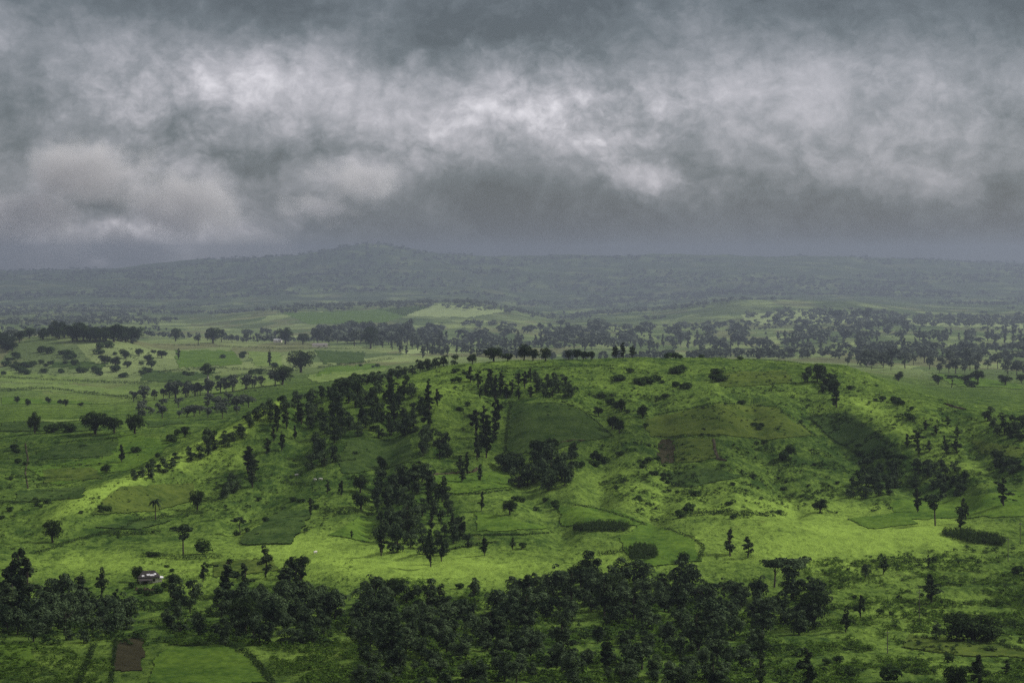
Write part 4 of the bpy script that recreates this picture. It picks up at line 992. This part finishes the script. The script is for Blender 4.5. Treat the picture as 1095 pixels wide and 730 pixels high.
part('porch_roof', [(np.array([(-4.8, -5.0, 1.45), (1.0, -5.0, 1.45), (1.0, -2.9, 2.2), (-4.8, -2.9, 2.2), (-4.8, -5.0, 1.33), (1.0, -5.0, 1.33), (1.0, -2.9, 2.08), (-4.8, -2.9, 2.08)], float), box(0, 0, 0, 1, 1, 1)[1])], M_THATCH, hut)
for x in (-4.6, -2.2, .8): part('porch_post', [box(x - .08, -4.9, -1.5, x + .08, -4.74, 1.36)], M_DARKWOOD, hut)
d_ = part('door', [box(-2.0, -2.26, -.2, -1.0, -2.19, 1.8)], M_DARKWOOD, hut)
part('handle', [box(-1.2, -2.31, .75, -1.1, -2.262, .85)], M_TIN, d_)
w_ = part('window', [box(1.3, -2.25, .7, 2.3, -2.19, 1.6)], M_DARKWOOD, hut)
part('frame', [box(1.2, -2.29, .6, 2.4, -2.252, .7), box(1.2, -2.29, 1.6, 2.4, -2.252, 1.7)], M_WOOD, w_)
for (x, y, w) in ((-2.8, -2.35, .5), (-.6, -1.9, .7), (1.0, -2.1, .9), (2.2, -1.7, .5)):
    z = 2.55 + (y + 3.1) / 3.05 * 2.45
    v = np.array([(x - w, y - .35, z - .28 + .04), (x + w, y - .35, z - .28 + .04), (x + w, y + .35, z + .28 + .04), (x - w, y + .35, z + .28 + .04)]); vb = v - [0, 0, .03]
    part('tin_patch', [(np.vstack([vb, v]), box(0, 0, 0, 1, 1, 1)[1])], M_TIN, hut)
def farm(px, py, wpx, hpx, dep, label, roofm, wallm, dmin=0, rz=0.1):
    p = at(px, py, dmin); s = p[1] / F; w = wpx * s; h = hpx * s
    o = tag(link('house', None, loc=p), label, 'house'); o.rotation_euler = (0, 0, rz)
    part('wall', [box(-w / 2, -dep / 2, -2, w / 2, dep / 2, h * .55)], wallm, o)
    part('roof', [hip_roof(-w / 2 - .5, -dep / 2 - .5, w / 2 + .5, dep / 2 + .5, h * .55 + .3, h, min(w * .15, 2), .25)], roofm, o)
    part('door', [box(-w * .1, -dep / 2 - .06, 0, w * .04, -dep / 2 + .01, min(2.1, h * .45))], M_DARKWOOD, o)
    part('window', [box(w * .2, -dep / 2 - .06, h * .2, w * .32, -dep / 2 + .01, h * .4)], M_DARKWOOD, o)
farm(342, 371, 17, 4, 9, 'long low grey roofed house on the valley field by the wood', M_TILE, M_CREAM, 2000, 0.1)
farm(297, 366, 9, 4, 7, 'small pale roofed farmhouse half hidden by the large valley tree', M_TIN, M_CREAM, 2000, -.2)
farm(930, 391, 4, 3.5, 5, 'tiny white house lower of two behind the right shoulder', M_TIN, M_CREAM, 1600, .3)
farm(926, 386, 3.5, 3, 5, 'tiny white house upper of two behind the right shoulder', M_TIN, M_CREAM, 1700, -.2)

# ------------------------------------------------------------------ poles
def pole(px, py, hpx, label, lean=0):
    p = at(px, py); h = hpx / F * p[1]
    o = tag(link('utility_pole', None, loc=p), label, 'utility pole'); o.rotation_euler = (0, lean, 0.5)
    part('post', [tube([(0, 0, -.5), (0, 0, h * .5), (0, 0, h)], [.16, .14, .1], 8)], M_WOOD, o)
    c = part('crossarm', [box(-.9, -.06, h * .9, .9, .06, h * .9 + .12)], M_WOOD, o)
    for x in (-.75, .75, 0.3): part('insulator', [tube([(x, 0, h * .9 + .122), (x, 0, h * .9 + .22), (x, 0, h * .9 + .34)], [.05, .07, .03], 6)], M_TIN, c)
pole(983, 664, 34, 'thin wooden utility pole left of the huge round tree')
pole(1078, 600, 26, 'thin wooden utility pole below the long oval crop plot')
pole(1091, 582, 24, 'thin wooden utility pole at the right edge above the oval plot')
pole(949, 698, 24, 'thin wooden utility pole beside the olive strip, lowest of all')

# ------------------------------------------------------------------ cattle
def make_cow():
    vs = [(0, 0, .98), (.55, 0, 1.02), (.85, 0, 1.05), (1.08, 0, .82), (1.28, 0, .52), (-.5, 0, 1.0), (-.75, 0, .98), (-.85, 0, .55),
          (.55, .2, .62), (.57, .2, .3), (.55, .2, 0), (.55, -.2, .62), (.53, -.2, .3), (.55, -.2, 0),
          (-.6, .2, .62), (-.68, .2, .32), (-.62, .2, 0), (-.6, -.2, .62), (-.66, -.2, .32), (-.6, -.2, 0), (.52, 0, 1.3), (1.1, .16, .95), (1.1, -.16, .95)]
    es = [(0, 1), (1, 2), (2, 3), (3, 4), (0, 5), (5, 6), (6, 7), (1, 8), (8, 9), (9, 10), (1, 11), (11, 12), (12, 13), (5, 14), (14, 15), (15, 16), (5, 17), (17, 18), (18, 19), (1, 20), (3, 21), (3, 22)]
    rr = [.33, .33, .22, .17, .1, .32, .2, .03, .12, .07, .06, .12, .07, .06, .13, .08, .06, .13, .08, .06, .12, .05, .05]
    me = bpy.data.meshes.new('cow'); me.from_pydata(vs, es, []); me.materials.append(M_COW); me.update()
    o = link('cow', me)
    md = o.modifiers.new('Skin', 'SKIN'); md.use_smooth_shade = True
    for i, r in enumerate(rr): me.skin_vertices[0].data[i].radius = (r, r)
    me.skin_vertices[0].data[0].use_root = True
    s = o.modifiers.new('Subdivision', 'SUBSURF'); s.levels = 1; s.render_levels = 1
    return o
cow = make_cow()
for i, (px, py, rz, lab) in enumerate([(317, 509, .3, 'white cow alone above the dark bush bar'), (337, 514, 2.6, 'left one of two white cows side by side on the hillside'), (343, 513.5, 3.3, 'right one of two white cows side by side on the hillside'), (337, 592, .9, 'pale cow on the bright meadow above the wood')]):
    c = cow if i == 0 else cow.copy()
    if i: col.objects.link(c)
    p = at(px, py); c.location = (p[0], p[1], p[2] + .02); c.rotation_euler = (0, 0, rz); c.scale = (1.15,) * 3
    tag(c, lab, 'cow', 'white cattle grazing on the hill')

# ------------------------------------------------------------------ sky, light, haze
SUN_EL, SUN_AZ = 38.0, 72.0               # the sun stands beyond the hill, a little to the right (azimuth from the view axis, clockwise)
sd = (math.sin(math.radians(SUN_AZ)) * math.cos(math.radians(SUN_EL)), math.cos(math.radians(SUN_AZ)) * math.cos(math.radians(SUN_EL)), math.sin(math.radians(SUN_EL)))
sun = bpy.data.lights.new('sun', 'SUN'); sun.energy = 1.5; sun.angle = math.radians(10); sun.color = (1.0, .95, .86)
so = link('sun', sun)
from mathutils import Vector
so.rotation_euler = Vector(sd).to_track_quat('Z', 'Y').to_euler(); so.location = (300, 800, 900)

W = bpy.data.worlds.new('World'); scene.world = W; W.use_nodes = True
nt = W.node_tree; nt.nodes.clear(); out = nt.nodes.new('ShaderNodeOutputWorld')
sky = nt.nodes.new('ShaderNodeTexSky'); sky.sky_type = 'NISHITA'; sky.sun_disc = False; sky.sun_elevation = math.radians(SUN_EL); sky.sun_rotation = math.radians(SUN_AZ)
bg = nt.nodes.new('ShaderNodeBackground'); bg.inputs[1].default_value = 0.05; L(nt, sky.outputs[0], bg.inputs[0])
tc = nt.nodes.new('ShaderNodeTexCoord'); dirv = tc.outputs['Generated']; EK = 1.2
sp = nt.nodes.new('ShaderNodeSeparateXYZ'); L(nt, dirv, sp.inputs[0])
az = math_(nt, 'MULTIPLY', math_(nt, 'ARCTAN2', sp.outputs[0], sp.outputs[1]), 57.2958)       # degrees right of the view axis
el = math_(nt, 'MULTIPLY', math_(nt, 'ARCSINE', sp.outputs[2]), 57.2958)                       # degrees above the horizon
cb = nt.nodes.new('ShaderNodeCombineXYZ'); L(nt, az, cb.inputs[0]); L(nt, math_(nt, 'MULTIPLY', el, EK), cb.inputs[1])
P0 = cb.outputs[0]
def col_noise(vec, scale, detail, rough):
    n = nt.nodes.new('ShaderNodeTexNoise'); n.inputs['Scale'].default_value = scale; n.inputs['Detail'].default_value = detail; n.inputs['Roughness'].default_value = rough
    L(nt, vec, n.inputs['Vector']); return n.outputs['Color']
def vadd(a, b, s):
    m1 = nt.nodes.new('ShaderNodeVectorMath'); m1.operation = 'SUBTRACT'; L(nt, b, m1.inputs[0]); m1.inputs[1].default_value = (.5, .5, .5)
    m2 = nt.nodes.new('ShaderNodeVectorMath'); m2.operation = 'MULTIPLY_ADD'; L(nt, m1.outputs[0], m2.inputs[0]); m2.inputs[1].default_value = (s, s, s); L(nt, a, m2.inputs[2])
    return m2.outputs[0]
P1 = vadd(P0, col_noise(P0, .45, 4, .6), 1.1)
P2 = vadd(P1, col_noise(P1, 1.3, 5, .6), .7)
sw = nt.nodes.new('ShaderNodeSeparateXYZ'); L(nt, P2, sw.inputs[0])
def lump(px, py, rx, ry, w, k=1.0):
    """a cloud mass or a dark gap round a direction of the sky, given by where it stands in the photo"""
    a0 = math.degrees(math.atan((px - CX) / F)); e0 = math.degrees(math.atan((HY - py) / F)) * EK
    ra = rx / F * 57.3; re = ry / F * 57.3 * EK
    u = math_(nt, 'DIVIDE', math_(nt, 'SUBTRACT', sw.outputs[0], a0), ra); v = math_(nt, 'DIVIDE', math_(nt, 'SUBTRACT', sw.outputs[1], e0), re)
    r2 = math_(nt, 'ADD', math_(nt, 'MULTIPLY', u, u), math_(nt, 'MULTIPLY', v, v))
    e = mapr(nt, math_(nt, 'ADD', math_(nt, 'SQRT', r2), RAG), 1.9, .1)
    return math_(nt, 'MULTIPLY', e, w)
base = 0.27
bil = None
for sc0, am in ((.55, .5), (1.25, .3), (2.7, .2), (5.5, .1)):
    b_ = math_(nt, 'MULTIPLY', math_(nt, 'ABSOLUTE', math_(nt, 'SUBTRACT', noise_(nt, P1, sc0, 1, .4), .5)), am * 4)
    bil = b_ if bil is None else math_(nt, 'ADD', bil, b_)
RAG = math_(nt, 'ADD', math_(nt, 'MULTIPLY', math_(nt, 'SUBTRACT', noise_(nt, P1, .42, 9, .6), .5), 2.4), math_(nt, 'MULTIPLY', math_(nt, 'SUBTRACT', .42, bil), .45))
acc = None
for args in [(40, 258, 150, 26, .30), (190, 262, 110, 22, .22), (300, 250, 40, 12, .10), (420, 108, 190, 50, .42), (250, 70, 130, 42, .14), (850, 105, 240, 80, .27), (690, 95, 110, 42, .06), (560, 150, 150, 36, .10), (105, 180, 75, 42, .20), (190, 215, 70, 42, .26), (60, 250, 120, 26, .16), (20, 215, 40, 30, .14), (375, 188, 62, 24, .22), (690, 188, 34, 17, .30), (735, 205, 40, 12, .10),
             (960, 190, 110, 24, .12), (1000, 205, 50, 16, .10), (80, 70, 110, 50, .14), (925, 80, 60, 26, .10), (330, 222, 40, 10, .08),
             (640, 0, 320, 50, -.17), (440, 62, 60, 30, -.14), (560, 52, 120, 36, -.12), (220, 0, 170, 34, -.14), (1030, 25, 160, 44, -.17), (820, 236, 380, 46, -.15), (460, 240, 150, 42, -.13), (290, 168, 90, 16, -.14), (108, 218, 40, 16, -.30), (30, 180, 40, 26, -.10), (1050, 250, 160, 40, -.10), (1080, 200, 30, 16, -.14), (560, 195, 60, 22, -.08), (430, 165, 50, 12, -.10)]:
    t = lump(*args); acc = t if acc is None else math_(nt, 'ADD', acc, t)
n1 = noise_(nt, P1, .26, 10, .6); n2 = noise_(nt, P1, 1.8, 8, .62)
acc = math_(nt, 'ADD', acc, base)
tex = math_(nt, 'ADD', math_(nt, 'MULTIPLY', math_(nt, 'SUBTRACT', bil, .42), .12), math_(nt, 'ADD', math_(nt, 'MULTIPLY', math_(nt, 'SUBTRACT', n1, .5), .75), math_(nt, 'MULTIPLY', math_(nt, 'SUBTRACT', n2, .5), .34)))
val = math_(nt, 'ADD', acc, math_(nt, 'MULTIPLY', tex, mapr(nt, el, 0.0, 1.6, .5, 1.0)))
# overhead an overcast sky is brighter than at its rim
val = math_(nt, 'ADD', val, mapr(nt, el, 9.0, 50.0, 0.0, 0.75))
val = math_(nt, 'MAXIMUM', val, .03)
cr = nt.nodes.new('ShaderNodeValToRGB'); L(nt, val, cr.inputs[0])
cr.color_ramp.elements[0].position = 0.0; cr.color_ramp.elements[0].color = (.055, .062, .068, 1)
cr.color_ramp.elements[1].position = 1.0; cr.color_ramp.elements[1].color = (.70, .675, .715, 1)
for ps, cc in ((.2, (.105, .118, .130)), (.42, (.21, .217, .238)), (.68, (.39, .38, .412))):
    e = cr.color_ramp.elements.new(ps); e.color = (*cc, 1)
sc_ = nt.nodes.new('ShaderNodeMix'); sc_.data_type = 'RGBA'; sc_.blend_type = 'MULTIPLY'; sc_.inputs[0].default_value = 1
L(nt, cr.outputs[0], sc_.inputs[6])
gain = math_(nt, 'MAXIMUM', val, 1.0)
cg = nt.nodes.new('ShaderNodeCombineXYZ')
for i in range(3): L(nt, gain, cg.inputs[i])
L(nt, cg.outputs[0], sc_.inputs[7])
bg2 = nt.nodes.new('ShaderNodeBackground'); L(nt, sc_.outputs[2], bg2.inputs[0]); bg2.inputs[1].default_value = 0.39
mx = nt.nodes.new('ShaderNodeMixShader'); mx.inputs[0].default_value = .93
L(nt, bg.outputs[0], mx.inputs[1]); L(nt, bg2.outputs[0], mx.inputs[2]); L(nt, mx.outputs[0], out.inputs[0])
W.cycles.sampling_method = 'MANUAL'; W.cycles.sample_map_resolution = 512

m, nt, out = new_mat('haze_air')
pv = nt.nodes.new('ShaderNodeVolumePrincipled'); pv.inputs['Color'].default_value = (.30, .352, .442, 1); pv.inputs['Density'].default_value = 0.62e-4; pv.inputs['Anisotropy'].default_value = 0.3
L(nt, pv.outputs[0], out.inputs['Volume'])
zlo, zhi = float(Z.min()) - 1.0, max(float(Z.max()) + 32, 20)
v, q = box(-22500, -120, zlo, 22500, 32700, zhi)
tag(link('haze', mesh_np('haze', v, q, [m])), kind='stuff')

# unseen low clouds, added to shade the hill and near wood but not the meadow
M_SHADE_CLOUD, nt, out = new_mat('cloud')
d1 = nt.nodes.new('ShaderNodeBsdfDiffuse'); d1.inputs[0].default_value = (.8, .8, .82, 1); d2 = nt.nodes.new('ShaderNodeBsdfTranslucent'); d2.inputs[0].default_value = (.8, .8, .82, 1)
mx = nt.nodes.new('ShaderNodeMixShader'); L(nt, d1.outputs[0], mx.inputs[1]); L(nt, d2.outputs[0], mx.inputs[2]); L(nt, mx.outputs[0], out.inputs[0])
CZ = 430.0
def cloud(blobs, label):
    vs, qs, o = [], [], 0
    nu, nv = 28, 12
    for (gx, gy, rx, ry) in blobs:           # the ground each lump shades
        k = (CZ + 110) / sd[2]; cx, cy = gx + sd[0] * k, gy + sd[1] * k
        u = np.linspace(0, 2 * math.pi, nu, endpoint=False)[None, :]; w = np.linspace(-math.pi / 2, math.pi / 2, nv)[:, None]
        x = np.cos(w) * np.cos(u); y = np.cos(w) * np.sin(u); z = np.sin(w) + 0 * u
        b = 1 + .5 * fbm(x * 2.2 + gx, y * 2.2 + z * 1.7 + gy, 3, 5)
        P = np.stack([cx + x * rx * b, cy + y * ry * b, CZ + z * b * np.where(z < 0, 22, 55)], -1).reshape(-1, 3)
        I = np.arange(nu * nv).reshape(nv, nu); q = np.stack([I[:-1], np.roll(I, -1, 1)[:-1], np.roll(I, -1, 1)[1:], I[1:]], -1).reshape(-1, 4)
        vs.append(P); qs.append(q + o); o += len(P)
    tag(link('cloud', mesh_np('cloud', np.vstack(vs), np.vstack(qs), [M_SHADE_CLOUD], smooth=True)), label, None, None, 'stuff')
cloud([(-10, 1230, 80, 50), (110, 1170, 80, 45)], None)
cloud([(-560, 1500, 150, 90), (-400, 1250, 90, 60)], None)
cloud([(-120, 590, 90, 45)], None)

# a ragged bank of low cloud resting on the hills at the far left, above the haze
def cloud_bank():
    y0 = 35600.0; k = y0 / F; zb = (HY - 300) * k
    X0, X1, Y0, Y1, Z0, Z1 = (-140 - CX) * k, (480 - CX) * k, y0 - 1900, y0 + 1900, zb, (HY - 120) * k
    v, q = box(X0, Y0, Z0, X1, Y1, Z1)
    m, nt, out = new_mat('cloud_vapour')
    geo = nt.nodes.new('ShaderNodeNewGeometry'); pos = geo.outputs['Position']; sp = nt.nodes.new('ShaderNodeSeparateXYZ'); 
    w = nt.nodes.new('ShaderNodeVectorMath'); w.operation = 'MULTIPLY_ADD'
    nz = nt.nodes.new('ShaderNodeTexNoise'); nz.inputs['Scale'].default_value = 1 / 1250.0; nz.inputs['Detail'].default_value = 3; L(nt, pos, nz.inputs['Vector'])
    sb = nt.nodes.new('ShaderNodeVectorMath'); sb.operation = 'SUBTRACT'; L(nt, nz.outputs['Color'], sb.inputs[0]); sb.inputs[1].default_value = (.5, .5, .5)
    L(nt, sb.outputs[0], w.inputs[0]); w.inputs[1].default_value = (1000, 1000, 1000); L(nt, pos, w.inputs[2]); L(nt, w.outputs[0], sp.inputs[0])
    tot = None
    for px, py, rx, ry, a in CLOUD_LUMPS:
        u = [math_(nt, 'DIVIDE', math_(nt, 'SUBTRACT', sp.outputs[0], (px - CX) * k), rx * k), math_(nt, 'DIVIDE', math_(nt, 'SUBTRACT', sp.outputs[1], y0), 1450.0), math_(nt, 'DIVIDE', math_(nt, 'SUBTRACT', sp.outputs[2], (HY - py) * k), ry * k)]
        r2 = None
        for c_ in u:
            c2 = math_(nt, 'MULTIPLY', c_, c_); r2 = c2 if r2 is None else math_(nt, 'ADD', r2, c2)
        e = math_(nt, 'MULTIPLY', math_(nt, 'SUBTRACT', 1.0, math_(nt, 'SQRT', r2)), a); tot = e if tot is None else math_(nt, 'MAXIMUM', tot, e)
    n = noise_(nt, pos, 1 / 700.0, 7, .62)
    d = mapr(nt, math_(nt, 'ADD', tot, math_(nt, 'MULTIPLY', math_(nt, 'SUBTRACT', n, .5), 2.0)), .12, .6, 0, 1)
    pv = nt.nodes.new('ShaderNodeVolumePrincipled'); pv.inputs['Color'].default_value = (.93, .93, .95, 1); pv.inputs['Anisotropy'].default_value = 0.0
    L(nt, math_(nt, 'MULTIPLY', d, 1.15e-3), pv.inputs['Density']); L(nt, pv.outputs[0], out.inputs['Volume'])
    m.cycles.homogeneous_volume = False
    o = tag(link('cloud', mesh_np('cloud', v, q, [m])), kind='stuff')
CLOUD_LUMPS = [(95, 185, 80, 48, 1), (200, 222, 80, 50, 1), (20, 240, 100, 46, .9), (265, 262, 80, 24, .8), (385, 194, 60, 26, .7), (100, 268, 220, 26, .9), (335, 225, 46, 16, .6)]
cloud_bank()

# ------------------------------------------------------------------ camera and render
cam = bpy.data.cameras.new('camera'); co = link('camera', cam); co.location = (0, 0, 0); co.rotation_euler = (math.pi / 2, 0, 0)
cam.sensor_width = 36; cam.lens = F / 1095 * 36; cam.shift_y = -(365 - HY) / 1095; cam.clip_start = 1; cam.clip_end = 40000
scene.camera = co
scene.view_settings.view_transform = 'Standard'; scene.view_settings.look = 'None'; scene.view_settings.gamma = 1; scene.view_settings.use_curve_mapping = False
scene.view_settings.exposure = 1.74
scene.render.engine = 'CYCLES'
cy = scene.cycles; cy.volume_step_rate = 0.5; cy.volume_max_steps = 256; cy.max_bounces = 4; cy.diffuse_bounces = 2; cy.transmission_bounces = 2; cy.volume_bounces = 0; cy.transparent_max_bounces = 4
cy.use_denoising = False
print('PLANTS', SHOWN, 'Z', zlo, zhi)
